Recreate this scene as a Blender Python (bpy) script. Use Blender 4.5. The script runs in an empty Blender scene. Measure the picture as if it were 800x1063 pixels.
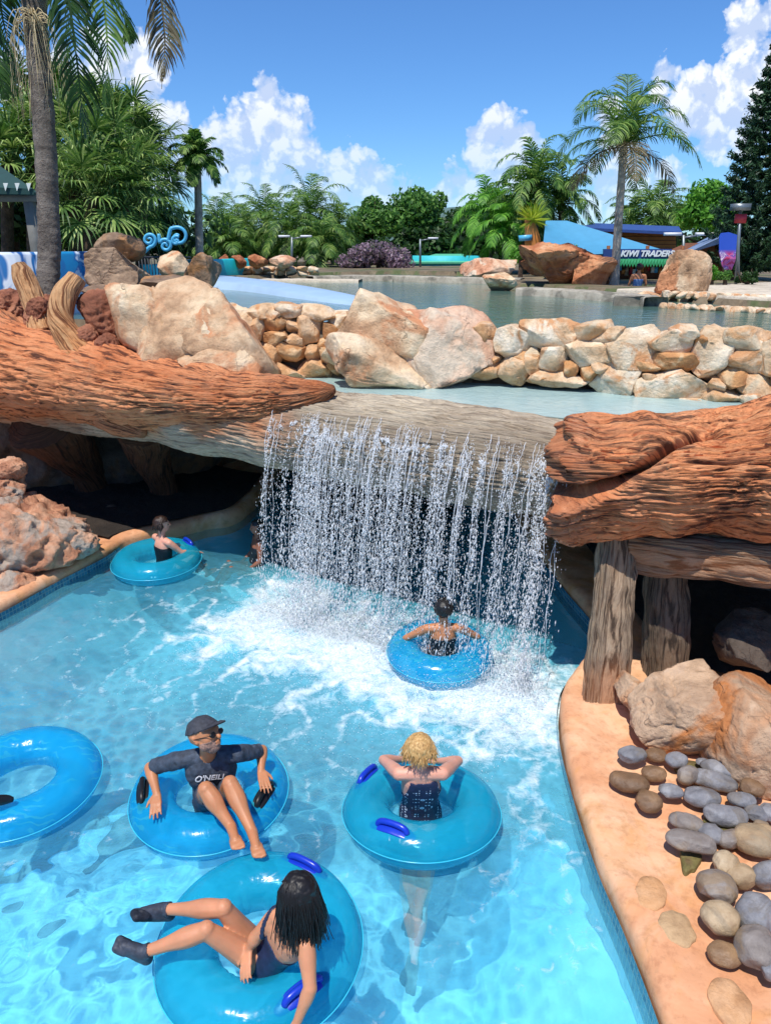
import bpy, bmesh, math, random
import numpy as np
from mathutils import Vector, Matrix
rnd = random.Random(7)
R = math.radians
sc = bpy.context.scene
COL = sc.collection

# ---------------------------------------------------------------- camera
PITCH = R(19.8); F = 768.0; CH = 4.0
cp, sp = math.cos(PITCH), math.sin(PITCH)
def ray(px, py):
    a = (px-400)/F; b = (531.5-py)/F
    return np.array([a, cp + b*sp, -sp + b*cp])
def P(px, py, z=0.0):                 # point of the ground plan at height z
    d = ray(px, py); t = (z-CH)/d[2]
    return np.array([0, 0, CH]) + d*t
def Q(px, py, Y):                     # point at distance Y
    d = ray(px, py); t = Y/d[1]
    return np.array([0, 0, CH]) + d*t
def mpp(p):                           # metres per photo pixel at a point
    return (p[1]*cp + (CH-p[2])*sp)/F
cam = bpy.data.cameras.new('camera'); co = bpy.data.objects.new('camera', cam); COL.objects.link(co)
co.location = (0, 0, CH); co.rotation_euler = (math.pi/2-PITCH, 0, 0)
cam.sensor_fit = 'VERTICAL'; cam.angle = 2*math.atan(531.5/F); cam.clip_end = 6000; cam.clip_start = .05
sc.camera = co

# ---------------------------------------------------------------- noise
_rs = np.random.RandomState(3)
_perm = _rs.permutation(256); _perm = np.concatenate([_perm]*3)
_g = _rs.normal(size=(256, 3)); _g /= np.linalg.norm(_g, axis=1)[:, None]
def noise(p, seed=0):
    p = np.asarray(p, float) + np.array([seed*7.31, seed*3.17, seed*5.73])
    i = np.floor(p).astype(int); f = p-i; u = f*f*f*(f*(f*6-15)+10); i &= 255
    out = 0
    for dx in (0, 1):
        for dy in (0, 1):
            for dz in (0, 1):
                h = _perm[_perm[_perm[(i[..., 0]+dx) & 255]+((i[..., 1]+dy) & 255)]+((i[..., 2]+dz) & 255)]
                g = _g[h]
                d = (g*(f-np.array([dx, dy, dz]))).sum(-1)
                w = (u[..., 0] if dx else 1-u[..., 0])*(u[..., 1] if dy else 1-u[..., 1])*(u[..., 2] if dz else 1-u[..., 2])
                out = out + d*w
    return out*1.5
def fbm(p, o=4, seed=0, lac=2.05, gain=.5):
    p = np.asarray(p, float); a = 1; s = 0
    for k in range(o):
        s = s+a*noise(p, seed+k*1.7); p = p*lac; a *= gain
    return s
def sstep(a, b, x):
    t = np.clip((x-a)/(b-a), 0, 1); return t*t*(3-2*t)
def n3(*v):
    v = np.array(v, float) if len(v) > 1 else np.asarray(v[0], float)
    return v/(np.linalg.norm(v)+1e-12)

# ---------------------------------------------------------------- objects
def tag(o, label=None, cat=None, group=None, kind=None):
    if label: o['label'] = label
    if cat: o['category'] = cat
    if group: o['group'] = group
    if kind: o['kind'] = kind
    return o
def wpos(o):
    v = np.array(o.location, float)
    while o.parent: o = o.parent; v = v+np.array(o.location)
    return v
def mk(name, V, Fc, m, parent=None, smooth=True, origin=None, attrs=None, mats=None, midx=None):
    V = np.asarray(V, float)
    if origin is None:
        if parent is not None: origin = wpos(parent)
        else: origin = np.array([V[:, 0].mean(), V[:, 1].mean(), V[:, 2].min()])
    origin = np.asarray(origin, float)
    me = bpy.data.meshes.new(name)
    if isinstance(Fc, np.ndarray):
        k = Fc.shape[1]; n = len(Fc)
        me.vertices.add(len(V)); me.vertices.foreach_set('co', (V-origin).astype(np.float32).ravel())
        me.loops.add(n*k); me.loops.foreach_set('vertex_index', Fc.astype(np.int32).ravel())
        me.polygons.add(n); me.polygons.foreach_set('loop_start', np.arange(0, n*k, k, dtype=np.int32))
        me.update(calc_edges=True); me.validate()
    else:
        me.from_pydata([tuple(v) for v in (V-origin)], [], Fc)
    for mm in (mats or [m]): me.materials.append(mm)
    if midx is not None and len(midx) == len(me.polygons): me.polygons.foreach_set('material_index', np.asarray(midx, np.int32))
    if smooth: me.polygons.foreach_set('use_smooth', [True]*len(me.polygons))
    for an, av in (attrs or {}).items():
        a = me.attributes.new(an, 'FLOAT', 'POINT'); a.data.foreach_set('value', np.asarray(av, np.float32))
    me.update()
    o = bpy.data.objects.new(name, me); COL.objects.link(o)
    o.location = tuple(origin - (wpos(parent) if parent is not None else 0))
    if parent is not None: o.parent = parent
    return o
def empty(name, loc):
    o = bpy.data.objects.new(name, None); COL.objects.link(o); o.location = tuple(loc); o.empty_display_size = .2
    return o
def copy_tree(o, parent=None):
    c = o.copy(); COL.objects.link(c); c.parent = parent
    for ch in list(o.children): copy_tree(ch, c)
    return c
def gridfaces(nu, nv, closed=False):
    i = np.arange(nu-1)[:, None]; j = np.arange(nv if closed else nv-1)[None, :]
    a = i*nv+j; b = i*nv+(j+1) % nv; c = (i+1)*nv+(j+1) % nv; d = (i+1)*nv+j
    return np.stack([a, b, c, d], -1).reshape(-1, 4)
def ico(sub):
    bm = bmesh.new(); bmesh.ops.create_icosphere(bm, subdivisions=sub, radius=1)
    V = np.array([v.co[:] for v in bm.verts]); Fc = np.array([[v.index for v in f.verts] for f in bm.faces]); bm.free()
    return V, Fc
ICO = {k: ico(k) for k in (1, 2, 3, 4, 5, 6)}
class MB:
    def __init__(s): s.v = []; s.f = []; s.n = 0
    def add(s, V, Fc):
        V = np.asarray(V, float); s.v.append(V); s.f += [tuple(int(i)+s.n for i in f) for f in Fc]; s.n += len(V)
    def box(s, c, size, rot=None, bev=0):
        x, y, z = np.array(size)/2
        V = np.array([[a*x, b*y, d*z] for a in (-1, 1) for b in (-1, 1) for d in (-1, 1)])
        if rot is not None: V = V @ np.array(rot).T
        s.add(V+np.array(c), [(0, 1, 3, 2), (4, 6, 7, 5), (0, 4, 5, 1), (2, 3, 7, 6), (0, 2, 6, 4), (1, 5, 7, 3)])
    def rod(s, a, b, ra, rb=None, n=8):
        a = np.array(a, float); b = np.array(b, float); rb = ra if rb is None else rb
        d = n3(b-a); u = n3(np.cross(d, [0, 0, 1] if abs(d[2]) < .9 else [1, 0, 0])); w = np.cross(d, u)
        t = np.arange(n)*2*math.pi/n; ring = np.cos(t)[:, None]*u+np.sin(t)[:, None]*w
        V = np.concatenate([a+ring*ra, b+ring*rb])
        s.add(V, [(i, (i+1) % n, n+(i+1) % n, n+i) for i in range(n)]+[tuple(range(n-1, -1, -1)), tuple(range(n, 2*n))])
    def build(s, name, m, parent=None, **k):
        return mk(name, np.concatenate(s.v), s.f, m, parent, **k)
def rz(a):
    c, s = math.cos(a), math.sin(a); return np.array([[c, -s, 0], [s, c, 0], [0, 0, 1]])

# ---------------------------------------------------------------- materials
def C(h):
    h = h.lstrip('#'); v = [int(h[i:i+2], 16)/255 for i in (0, 2, 4)]
    return tuple((x/12.92 if x <= .04045 else ((x+.055)/1.055)**2.4) for x in v)+(1,)
class NT:
    def __init__(s, name):
        s.m = bpy.data.materials.new(name); s.m.use_nodes = True; s.t = s.m.node_tree; s.t.nodes.clear()
        s.out = s.n('ShaderNodeOutputMaterial')
    def n(s, ty, **k):
        nd = s.t.nodes.new(ty)
        for a, b in k.items():
            if a.startswith('i_'):
                key = a[2:].replace('_', ' ')
                if key.isdigit(): key = int(key)
                s.set(nd.inputs[key], b)
            else: setattr(nd, a, b)
        return nd
    def set(s, inp, b):
        if isinstance(b, bpy.types.NodeSocket): s.t.links.new(b, inp)
        elif isinstance(b, bpy.types.Node): s.t.links.new(b.outputs[0], inp)
        else: inp.default_value = b
    def coord(s, kind='Object', scale=(1, 1, 1), rot=(0, 0, 0), rand=False):
        tc = s.n('ShaderNodeTexCoord'); mp = s.n('ShaderNodeMapping', i_Vector=tc.outputs[kind])
        mp.inputs['Scale'].default_value = scale; mp.inputs['Rotation'].default_value = rot
        if rand:
            oi = s.n('ShaderNodeObjectInfo'); mu = s.n('ShaderNodeVectorMath', operation='SCALE')
            cb = s.n('ShaderNodeCombineXYZ', i_X=oi.outputs['Random'], i_Y=oi.outputs['Random'], i_Z=oi.outputs['Random'])
            s.set(mu.inputs[0], cb); mu.inputs['Scale'].default_value = 37.; s.set(mp.inputs['Location'], mu)
        return mp.outputs[0]
    def noise(s, vec, scale, detail=5, rough=.55, dist=0.):
        return s.n('ShaderNodeTexNoise', i_Vector=vec, i_Scale=scale, i_Detail=detail, i_Roughness=rough, i_Distortion=dist).outputs[0]
    def ramp(s, fac, stops, interp='LINEAR'):
        r = s.n('ShaderNodeValToRGB', i_Fac=fac); r.color_ramp.interpolation = interp; e = r.color_ramp.elements
        while len(e) < len(stops): e.new(.5)
        for k, (p, c) in enumerate(stops): e[k].position = p; e[k].color = c if len(c) == 4 else (*c, 1)
        return r.outputs[0]
    def mixc(s, fac, a, b, bt='MIX'):
        nd = s.n('ShaderNodeMix', data_type='RGBA', blend_type=bt)
        s.set(nd.inputs[0], fac); s.set(nd.inputs[6], a); s.set(nd.inputs[7], b); return nd.outputs[2]
    def math(s, op, a, b=0., clamp=False):
        nd = s.n('ShaderNodeMath', operation=op, use_clamp=clamp); s.set(nd.inputs[0], a); s.set(nd.inputs[1], b); return nd.outputs[0]
    def attr(s, name): return s.n('ShaderNodeAttribute', attribute_name=name).outputs['Fac']
    def bump(s, h, strength=.5, dist=.02, normal=None):
        b = s.n('ShaderNodeBump', i_Height=h, i_Strength=strength, i_Distance=dist)
        if normal is not None: s.set(b.inputs['Normal'], normal)
        return b.outputs[0]
    def pr(s, col, rough=.7, normal=None, **k):
        p = s.n('ShaderNodeBsdfPrincipled'); s.set(p.inputs['Base Color'], col); s.set(p.inputs['Roughness'], rough)
        if normal is not None: s.set(p.inputs['Normal'], normal)
        for a, b in k.items(): s.set(p.inputs[a.replace('_', ' ')], b)
        return p
    def done(s, sh):
        s.set(s.out.inputs['Surface'], sh); return s.m
def rockmat(name, cols, scale=1.6, patch=None, bump=.8, rough=.85, bscale=9, veins=True):
    t = NT(name); v = t.coord(rand=True)
    n1 = t.noise(v, scale, 6, .62, .4); n2 = t.noise(v, bscale, 7, .68)
    c = t.ramp(n1, [(.30+.42*i/(len(cols)-1), C(x)) for i, x in enumerate(cols)])
    if patch:
        pn = t.noise(v, scale*.8, 5, .6, .8)
        pf = t.ramp(pn, [(.52, (0, 0, 0)), (.60, (1, 1, 1))]); c = t.mixc(pf, c, C(patch))
    g = t.ramp(n2, [(.32, (.62, .58, .55)), (.55, (1, 1, 1)), (.75, (1.0, 1.0, 1.0))])
    c = t.mixc(.75, c, g, 'MULTIPLY')
    h = n2
    if veins:
        vo = t.n('ShaderNodeTexVoronoi', feature='DISTANCE_TO_EDGE', i_Scale=scale*1.1)
        wv = t.n('ShaderNodeVectorMath', operation='ADD'); t.set(wv.inputs[0], v)
        nc = t.n('ShaderNodeTexNoise', i_Vector=v, i_Scale=2.2, i_Detail=4.); t.set(wv.inputs[1], nc.outputs[1]); t.set(vo.inputs['Vector'], wv)
        gate = t.ramp(t.noise(v, 1.3, 2), [(.52, (1, 1, 1)), (.60, (0, 0, 0))])
        cr = t.math('MAXIMUM', t.ramp(vo.outputs[0], [(0, (0, 0, 0)), (.012, (1, 1, 1))]), gate)
        h = t.math('ADD', t.math('MULTIPLY', n2, .8), t.math('MULTIPLY', cr, .25))
        c = t.mixc(t.math('MULTIPLY', t.math('SUBTRACT', 1., cr), .4), c, C('#6a4630'))
    fine = t.noise(v, bscale*6, 4, .6)
    mid_ = t.noise(v, bscale*2.4, 5, .7); nm = t.bump(h, bump, .06, t.bump(mid_, .5, .02, t.bump(fine, .4, .008)))
    return t.done(t.pr(c, rough, nm))
def plain(name, col, rough=.5, var=.12, scale=12, bump=.15, **k):
    t = NT(name); v = t.coord(rand=True); n = t.noise(v, scale, 5, .6)
    c = C(col) if isinstance(col, str) else col
    a = tuple(x*(1-var*1.6) for x in c[:3])+(1,); b = tuple(min(1, x*(1+var)) for x in c[:3])+(1,)
    cc = t.ramp(n, [(.3, a), (.7, b)])
    return t.done(t.pr(cc, rough, t.bump(n, bump, .01), **k))
def woodmat(name, cols, dark, axis=(6, 6, .7), rough=.85):
    # colour varies along a fibre attribute pair (gu along, gv across)
    t = NT(name)
    cb = t.n('ShaderNodeCombineXYZ', i_X=t.math('MULTIPLY', t.attr('gu'), 1.3), i_Y=t.math('MULTIPLY', t.attr('gv'), 17.), i_Z=0.)
    n1 = t.noise(cb.outputs[0], 1.5, 6, .65, .5)
    v = t.coord(rand=True); n2 = t.noise(v, 1.1, 5, .6)
    f = t.math('ADD', t.math('MULTIPLY', n1, .55), t.math('MULTIPLY', n2, .45))
    c = t.ramp(f, [(.30+.38*i/(len(cols)-1), C(x)) for i, x in enumerate(cols)])
    cr = t.ramp(n1, [(.40, (0, 0, 0)), (.48, (1, 1, 1))])
    c = t.mixc(t.math('MULTIPLY', t.math('SUBTRACT', 1., cr), .85), c, C(dark))
    sp_ = t.ramp(t.noise(t.coord(rand=True), 16, 5, .7), [(.30, (.62, .55, .5)), (.48, (1, 1, 1))]); c = t.mixc(.5, c, sp_, 'MULTIPLY')
    if name in ('orange_wood', 'log_skin'):
        bl_ = t.noise(v, .9, 5, .65, .8); c = t.mixc(t.math('MULTIPLY', t.ramp(bl_, [(.52, (0, 0, 0)), (.68, (1, 1, 1))]), .30), c, C('#bd9272')); c = t.mixc(t.math('MULTIPLY', t.ramp(bl_, [(.30, (1, 1, 1)), (.44, (0, 0, 0))]), .35), c, C('#8f4626'))
    if name == 'log_skin':
        g = t.attr('grey'); gc = t.ramp(f, [(.32, C('#8f7c66')), (.45, C('#b9a68d')), (.6, C('#d6c5aa')), (.72, C('#c2aa86'))])
        gc = t.mixc(t.math('MULTIPLY', t.math('SUBTRACT', 1., cr), .35), gc, C('#5c4a3a'))
        c = t.mixc(g, c, gc)
    if name == 'post_wood':
        sz = t.n('ShaderNodeSeparateXYZ', i_Vector=t.coord()); st_ = t.ramp(t.math('ADD', sz.outputs[2], t.math('MULTIPLY', n2, .5)), [(.55, (1, 1, 1)), (.80, (0, 0, 0))])
        c = t.mixc(t.math('MULTIPLY', st_, .75), c, t.mixc(.5, c, C('#b9682c')))
    wet = t.attr('wet')
    c = t.mixc(t.math('MULTIPLY', wet, .45), c, (.10, .07, .05, 1))
    rg = t.math('SUBTRACT', rough, t.math('MULTIPLY', wet, .55))
    fine = t.noise(cb.outputs[0], 6, 5, .7)
    nm = t.bump(t.math('ADD', n1, t.math('MULTIPLY', fine, .5)), 1., .045)
    return t.done(t.pr(c, rg, nm))
def leafmat(name, cols, rough=.55, trans=.45):
    t = NT(name); v = t.coord(); n = t.noise(v, 1.3, 3)
    w = t.n('ShaderNodeTexWhiteNoise', noise_dimensions='1D'); t.set(w.inputs['W'], t.attr('lf'))
    f = t.math('ADD', t.math('MULTIPLY', n, .5), t.math('MULTIPLY', w.outputs[0], .5))
    c = t.ramp(f, [(.25+.5*i/(len(cols)-1), C(x)) for i, x in enumerate(cols)])
    p = t.pr(c, rough); tr = t.n('ShaderNodeBsdfTranslucent', i_Color=c)
    mx = t.n('ShaderNodeMixShader', i_0=trans); t.set(mx.inputs[1], p); t.set(mx.inputs[2], tr)
    return t.done(mx)

# ---------------------------------------------------------------- rocks
def rock(name, c, size, seed, mat, parent=None, sub=5, cuts=16, boxy=1.0, rough=.085, yaw=0., crack=.045, knob=0., tilt=0., cutlo=.5):
    V, Fc = ICO[sub]; V = V.copy(); rs = np.random.RandomState(seed)
    if boxy != 1: V = np.sign(V)*np.abs(V)**boxy; V /= np.maximum(np.abs(V).max(1), .0001)[:, None]**.0 * 1
    if boxy != 1: V = V/np.abs(V).max()*1.0
    for _ in range(cuts):
        n = n3(rs.normal(size=3)); d = rs.uniform(cutlo, .9)
        k = V@n; over = np.maximum(k-d, 0); V = V-over[:, None]*n*.985
    q = V*np.array([1, 1, 1.0])
    s = np.array(size)/2; m = s.mean()
    pw = V*s
    nn = V/np.linalg.norm(V, axis=1)[:, None]
    d = fbm(pw/m*.9, 5, seed)*rough*1.2
    rg = np.abs(fbm(pw/m*1.3+5, 3, seed+9)); d = d-crack*np.exp(-(rg/.045)**2); rg2 = np.abs(noise(pw/m*np.array([2.6, 2.6, 3.4])+9, seed+5)); d = d-crack*.45*np.exp(-(rg2/.05)**2)
    if knob: d = d+knob*(1-np.abs(noise(pw/m*3.2, seed))*2.2)+knob*.5*(1-np.abs(noise(pw/m*7.5, seed+2))*2)
    pw = pw+nn*d[:, None]*m
    lim = s; ext = (pw.max(0)-pw.min(0))/2; mid = (pw.max(0)+pw.min(0))/2
    pw = (pw-mid)/ext*lim
    if tilt:
        a = tilt; pw = pw@np.array([[math.cos(a), 0, -math.sin(a)], [0, 1, 0], [math.sin(a), 0, math.cos(a)]])
    pw = pw@rz(yaw).T
    return mk(name, pw+np.array(c), Fc, mat, parent)
def rockpx(name, x0, y0, x1, y1, Y, seed, mat, depth=None, **k):
    c = Q((x0+x1)/2, (y0+y1)/2, Y); m = mpp(c); w = (x1-x0)*m; h = (y1-y0)*m/ math.cos(math.atan2(CH-c[2], Y))
    dp = depth if depth else min(w, 1.6*h)
    vis = math.atan2(CH-c[2], Y)                     # seen a little from above: part of the outline is depth
    h = max(.4*h, (h*math.cos(vis) - .12*dp*math.sin(vis)))
    return rock(name, c, (w, dp, h), seed, mat, **k)

# ---------------------------------------------------------------- swept tubes
def catmull(pts, n):
    pts = np.asarray(pts, float); p = np.vstack([2*pts[0]-pts[1], pts, 2*pts[-1]-pts[-2]]); k = len(pts)-1
    out = []
    for i in range(n):
        t = i/(n-1)*k; j = min(int(t), k-1); t -= j; a, b, c, d = p[j:j+4]
        out.append(.5*((2*b)+(-a+c)*t+(2*a-5*b+4*c-d)*t*t+(-a+3*b-3*c+d)*t**3))
    return np.array(out)
def sweep(pts, nu, nv, disp=None, up=(0, 0, 1), cap=True, flat=1.0):
    """pts rows: x y z r ; returns V, F, gu, gv"""
    S = catmull(pts, nu); c = S[:, :3]; r = np.maximum(S[:, 3], .002)
    T = np.gradient(c, axis=0); T /= np.linalg.norm(T, axis=1)[:, None]
    up = np.array(up, float); A = np.cross(T, up); A /= np.linalg.norm(A, axis=1)[:, None]; B = np.cross(A, T)
    L = np.concatenate([[0], np.cumsum(np.linalg.norm(np.diff(c, axis=0), axis=1))])
    ang = np.arange(nv)*2*math.pi/nv
    ca, sa = np.cos(ang)[None, :, None], np.sin(ang)[None, :, None]
    N = A[:, None]*ca+B[:, None]*sa*flat
    rad = np.repeat(r[:, None], nv, 1)
    gu = np.repeat(L[:, None], nv, 1); gv = np.repeat((ang*r.mean())[None], nu, 0)
    V = c[:, None]+N*rad[..., None]
    if disp is not None:
        d = disp(gu, np.repeat(ang[None], nu, 0), V, r[:, None]); V = c[:, None]+N*(rad+d)[..., None]
    V = V.reshape(-1, 3); Fc = gridfaces(nu, nv, True); gu = gu.ravel(); gv = gv.ravel()
    Fl = [tuple(f) for f in Fc]
    if cap:
        n = len(V); V = np.vstack([V, c[0]-T[0]*r[0]*.3, c[-1]+T[-1]*r[-1]*.3]); gu = np.append(gu, [0, L[-1]]); gv = np.append(gv, [0, 0])
        Fl += [(n, (j+1) % nv, j) for j in range(nv)]+[(n+1, (nu-1)*nv+j, (nu-1)*nv+(j+1) % nv) for j in range(nv)]
    return V, Fl, gu, gv
def barkdisp(seed, amp=.03, across=9., along=1.1, big=.06, wave=.5):
    def f(gu, ang, V, r):
        w = fbm(V*.9, 3, seed)*wave
        arc = ang*.5
        # periodic coordinate round the trunk
        q = np.stack([gu*along+w, np.cos(ang)*across*.5+w*1.4, np.sin(ang)*across*.5+w], -1)
        n1 = noise(q, seed); n2 = noise(q*np.array([1.6, 2.3, 2.3]), seed+4); n4 = noise(q*np.array([2.2, 5, 5]), seed+8)
        g = -np.exp(-(n1/.085)**2)*1.0-.55*np.exp(-(n2/.10)**2)-.35*np.exp(-(n4/.16)**2)
        b = fbm(V*1.3, 3, seed+3)
        return g*amp*np.minimum(1, r/.25)+b*big*np.minimum(1, r/.3)
    return f
# ================================================================= light and sky
SUN_EL, SUN_V = R(66), n3(-.42, -.90, 0)
w = bpy.data.worlds.new('World'); sc.world = w; w.use_nodes = True
nt = w.node_tree; bg = nt.nodes['Background']; sky = nt.nodes.new('ShaderNodeTexSky'); sky.sky_type = 'NISHITA'
sky.sun_disc = False; sky.sun_elevation = SUN_EL; sky.sun_rotation = math.atan2(SUN_V[0], SUN_V[1])
sky.air_density = 1.0; sky.dust_density = .0; sky.ozone_density = 5.0; sky.altitude = 0
mxs = nt.nodes.new('ShaderNodeMix'); mxs.data_type = 'RGBA'; mxs.blend_type = 'MULTIPLY'; mxs.inputs[0].default_value = 1
nt.links.new(sky.outputs[0], mxs.inputs[6]); mxs.inputs[7].default_value = (.53, .82, 1.14, 1); nt.links.new(mxs.outputs[2], bg.inputs[0]); bg.inputs[1].default_value = .125
sl = bpy.data.lights.new('sun', 'SUN'); sl.energy = 4.6; sl.angle = R(.53); sl.color = (1, .955, .88)
so = bpy.data.objects.new('sun', sl); COL.objects.link(so); so.location = (-20, -40, 60)
sdir = Vector((SUN_V[0]*math.cos(SUN_EL), SUN_V[1]*math.cos(SUN_EL), math.sin(SUN_EL)))
so.rotation_euler = sdir.to_track_quat('Z', 'Y').to_euler()
sl.cycles.is_caustics_light = True
vs = sc.view_settings; vs.view_transform = 'Standard'; vs.look = 'None'; vs.exposure = 0.08; vs.gamma = 1; vs.use_curve_mapping = False
cy = sc.cycles; cy.max_bounces = 8; cy.diffuse_bounces = 3; cy.glossy_bounces = 3; cy.transmission_bounces = 6; cy.transparent_max_bounces = 14
cy.sample_clamp_indirect = 3.0; cy.sample_clamp_direct = 0; cy.use_denoising = True; cy.blur_glossy = .5
try: cy.denoiser = 'OPENIMAGEDENOISE'; cy.denoising_input_passes = 'RGB_ALBEDO_NORMAL'
except Exception: pass
cy.use_adaptive_sampling = True; cy.adaptive_threshold = .015

# ================================================================= materials
M = {}
M['cream'] = rockmat('cream_rock', ['#957050', '#cda680', '#e6cba6', '#eedcc0'], 1.3, '#cf9064')
M['bould'] = rockmat('split_boulder_rock', ['#86705e', '#b39478', '#cfae8e', '#b8a090'], 1.1, '#c07a44')
M['pink'] = rockmat('pink_rock', ['#9a6244', '#cf9572', '#e3b897', '#ead0b4'], 1.5, '#dcc6ac')
M['orange'] = rockmat('orange_rock', ['#7d4526', '#b87146', '#d2966a', '#e0b58e'], 1.2, '#9c5a36')
M['brown'] = rockmat('brown_rock', ['#4a3a2e', '#7d6450', '#a88c70', '#bfa184'], 1.0, '#b17f50')
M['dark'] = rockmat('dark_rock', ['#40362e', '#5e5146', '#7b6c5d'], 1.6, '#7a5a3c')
M['knob'] = rockmat('knobbly_rock', ['#8a5740', '#bd8463', '#d6a583', '#c9a48a'], 2.2, '#b0a090', bump=.9, veins=False)
M['redknob'] = rockmat('red_knobbly_rock', ['#6e3f2b', '#9c6146', '#bd8363'], 2.6, None, veins=False)
M['stonewarm'] = rockmat('wall_stone_warm', ['#b57f50', '#d6a676', '#e2bb92', '#e9cdaa'], 3.2, '#d9c4a4', veins=False)
M['stonecream'] = rockmat('wall_stone_cream', ['#bf966c', '#e0c09a', '#ecd9bc', '#f1e4d0'], 3.0, '#d29a6a', veins=False)
M['stonerust'] = rockmat('wall_stone_rust', ['#ab7448', '#cb935e', '#dcae7e'], 3.4, '#dcb88c', veins=False)
M['mortar'] = rockmat('mortar', ['#4b3a2c', '#6b5443'], 4, None, veins=False)
M['bark_orange'] = woodmat('orange_wood', ['#984f2a', '#c97443', '#e09260', '#e5a878'], '#38190d')
M['log_skin'] = woodmat('log_skin', ['#9c5632', '#cc7c4c', '#de9a68', '#e0ac80'], '#4c2716')
M['stump'] = woodmat('stump_wood', ['#9a5a30', '#cc8a54', '#e2b07c', '#d8945c'], '#6a3a1e')
M['rootshade'] = woodmat('root_painted_shade', ['#452a1a', '#664027', '#7d5236'], '#22140c')  # bark darkened so the shade under the trunk is in its colour
M['post'] = woodmat('post_wood', ['#73553c', '#9a7f64', '#b7a086', '#a88560'], '#33241a')
M['innerwood'] = woodmat('inner_wood', ['#2a1c14', '#3d2a1e', '#4f3828'], '#140d0a')
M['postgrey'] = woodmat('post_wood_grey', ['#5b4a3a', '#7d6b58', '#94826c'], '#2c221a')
M['concrete'] = rockmat('grey_concrete', ['#8a8478', '#aca493', '#bdb5a3'], 2, '#7a7568', bump=.3, veins=False)
M['deckgrey'] = rockmat('pale_concrete', ['#b3a692', '#cdc0ab', '#d8ccb8'], 1.5, None, bump=.25, veins=False)
# sculpted salmon coping
t = NT('salmon_coping'); v = t.coord()
n1 = t.noise(v, 1.3, 6, .6, .5); n2 = t.noise(v, 14, 6, .65)
c = t.ramp(n1, [(.30, C('#bd8259')), (.45, C('#d69a70')), (.58, C('#e3b38c')), (.72, C('#cf9868'))])
st = t.ramp(t.noise(v, 1.9, 5, .6, 1.2), [(.52, (0, 0, 0)), (.66, (1, 1, 1))]); c = t.mixc(t.math('MULTIPLY', st, .6), c, C('#cf9150'))
st2 = t.ramp(t.noise(v, 4.5, 6, .7, 2.), [(.30, (1, 1, 1)), (.40, (0, 0, 0))]); c = t.mixc(t.math('MULTIPLY', st2, .45), c, C('#a8805c'))
sp_ = t.ramp(n2, [(.34, (.7, .64, .6)), (.5, (1, 1, 1))]); c = t.mixc(.6, c, sp_, 'MULTIPLY')
wet = t.attr('wet'); c = t.mixc(t.math('MULTIPLY', wet, .35), c, C('#8a6a4c'))
M['coping'] = t.done(t.pr(c, t.math('SUBTRACT', .8, t.math('MULTIPLY', wet, .4)), t.bump(n2, .45, .012)))
# pool floor and wall paint
t = NT('pool_paint'); v = t.coord(); n1 = t.noise(v, .9, 4, .6)
c = t.ramp(n1, [(.3, C('#6cd4ee')), (.7, C('#9aeaf8'))])
M['pool'] = t.done(t.pr(c, .7))
# mosaic band
t = NT('mosaic_tile'); v = t.coord('Object')
br = t.n('ShaderNodeTexBrick', offset=.0, i_Scale=1., i_Color1=C('#2b5f7c'), i_Color2=C('#4a8aa0'), i_Mortar=C('#7f9a98'))
cb = t.n('ShaderNodeCombineXYZ', i_X=t.attr('gu'), i_Y=t.attr('gv'), i_Z=0.)
t.set(br.inputs['Vector'], cb); br.inputs['Brick Width'].default_value = .05; br.inputs['Row Height'].default_value = .05; br.inputs['Mortar Size'].default_value = .004
br.inputs['Bias'].default_value = -.1
M['tile'] = t.done(t.pr(br.outputs[0], .2))
# upper pond water
def pondmat(name, col, bump, scale, rough=.06):
    t = NT(name); v = t.coord('Object', (1, 1, 1)); n = t.noise(v, scale, 4, .55, .3); n2 = t.noise(v, scale*4.3, 3, .5)
    nm = t.bump(t.math('ADD', n, t.math('MULTIPLY', n2, .35)), bump, .03)
    big = t.noise(v, .25, 3, .6)
    c = t.ramp(big, [(.3, tuple(x*.75 for x in C(col)[:3])), (.7, C(col))])
    return t.done(t.pr(c, rough, nm, Specular_IOR_Level=.55, IOR=1.33))
M['pond'] = pondmat('pond_water', '#5c7c70', .85, 3.2)
M['shelfbed'] = rockmat('shelf_bed', ['#6b7a74', '#9aa79c', '#b9b6a2'], 2.0, '#8a8a78', bump=.2, veins=False)

# ================================================================= river water
FR, FL = np.array([1.60, 6.22]), np.array([-1.32, 7.98])     # feet of the fall (right, left)
LD = n3(FL-FR); LN = np.array([LD[1], -LD[0]])               # along the fall / towards the camera
if LN[1] > 0: LN = -LN
LW = np.linalg.norm(FL-FR)
x0, x1, y0, y1, st = -9.5, 4.2, .6, 13.6, .027
nx, ny = int((x1-x0)/st), int((y1-y0)/st)
X, Y = np.meshgrid(np.linspace(x0, x1, nx), np.linspace(y0, y1, ny), indexing='ij')
q = np.stack([X, Y, 0*X], -1)
rel = np.stack([X-FR[0], Y-FR[1]], -1); sa = rel@LD; sd = rel@LN      # along, and in front of the fall
out = np.maximum(0, np.maximum(-sa, sa-LW))
near = np.exp(-(np.maximum(np.abs(sd-.45)-.35, 0)/.75)**2-(out/.45)**2)
flow = np.stack([X*1.0+.3*Y, Y*.8-.3*X, 0*X], -1)
H = noise(flow*1.6, 1)*.012+noise(flow*3.6+2, 2)*.0105+noise(flow*7.3, 3)*.0050+noise(flow*14, 5)*.0012
H = H*(.8+.9*near)+near*(noise(q*5, 6)*.04+noise(q*11, 7)*.02)
near2 = np.exp(-(np.maximum(np.abs(sd-.45)-.2, 0)/.80)**2-(out/.5)**2)
fo = near2*1.16+fbm(q*2.2, 4, 11)*.55*np.minimum(1, near2*2.5)-.20
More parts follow.
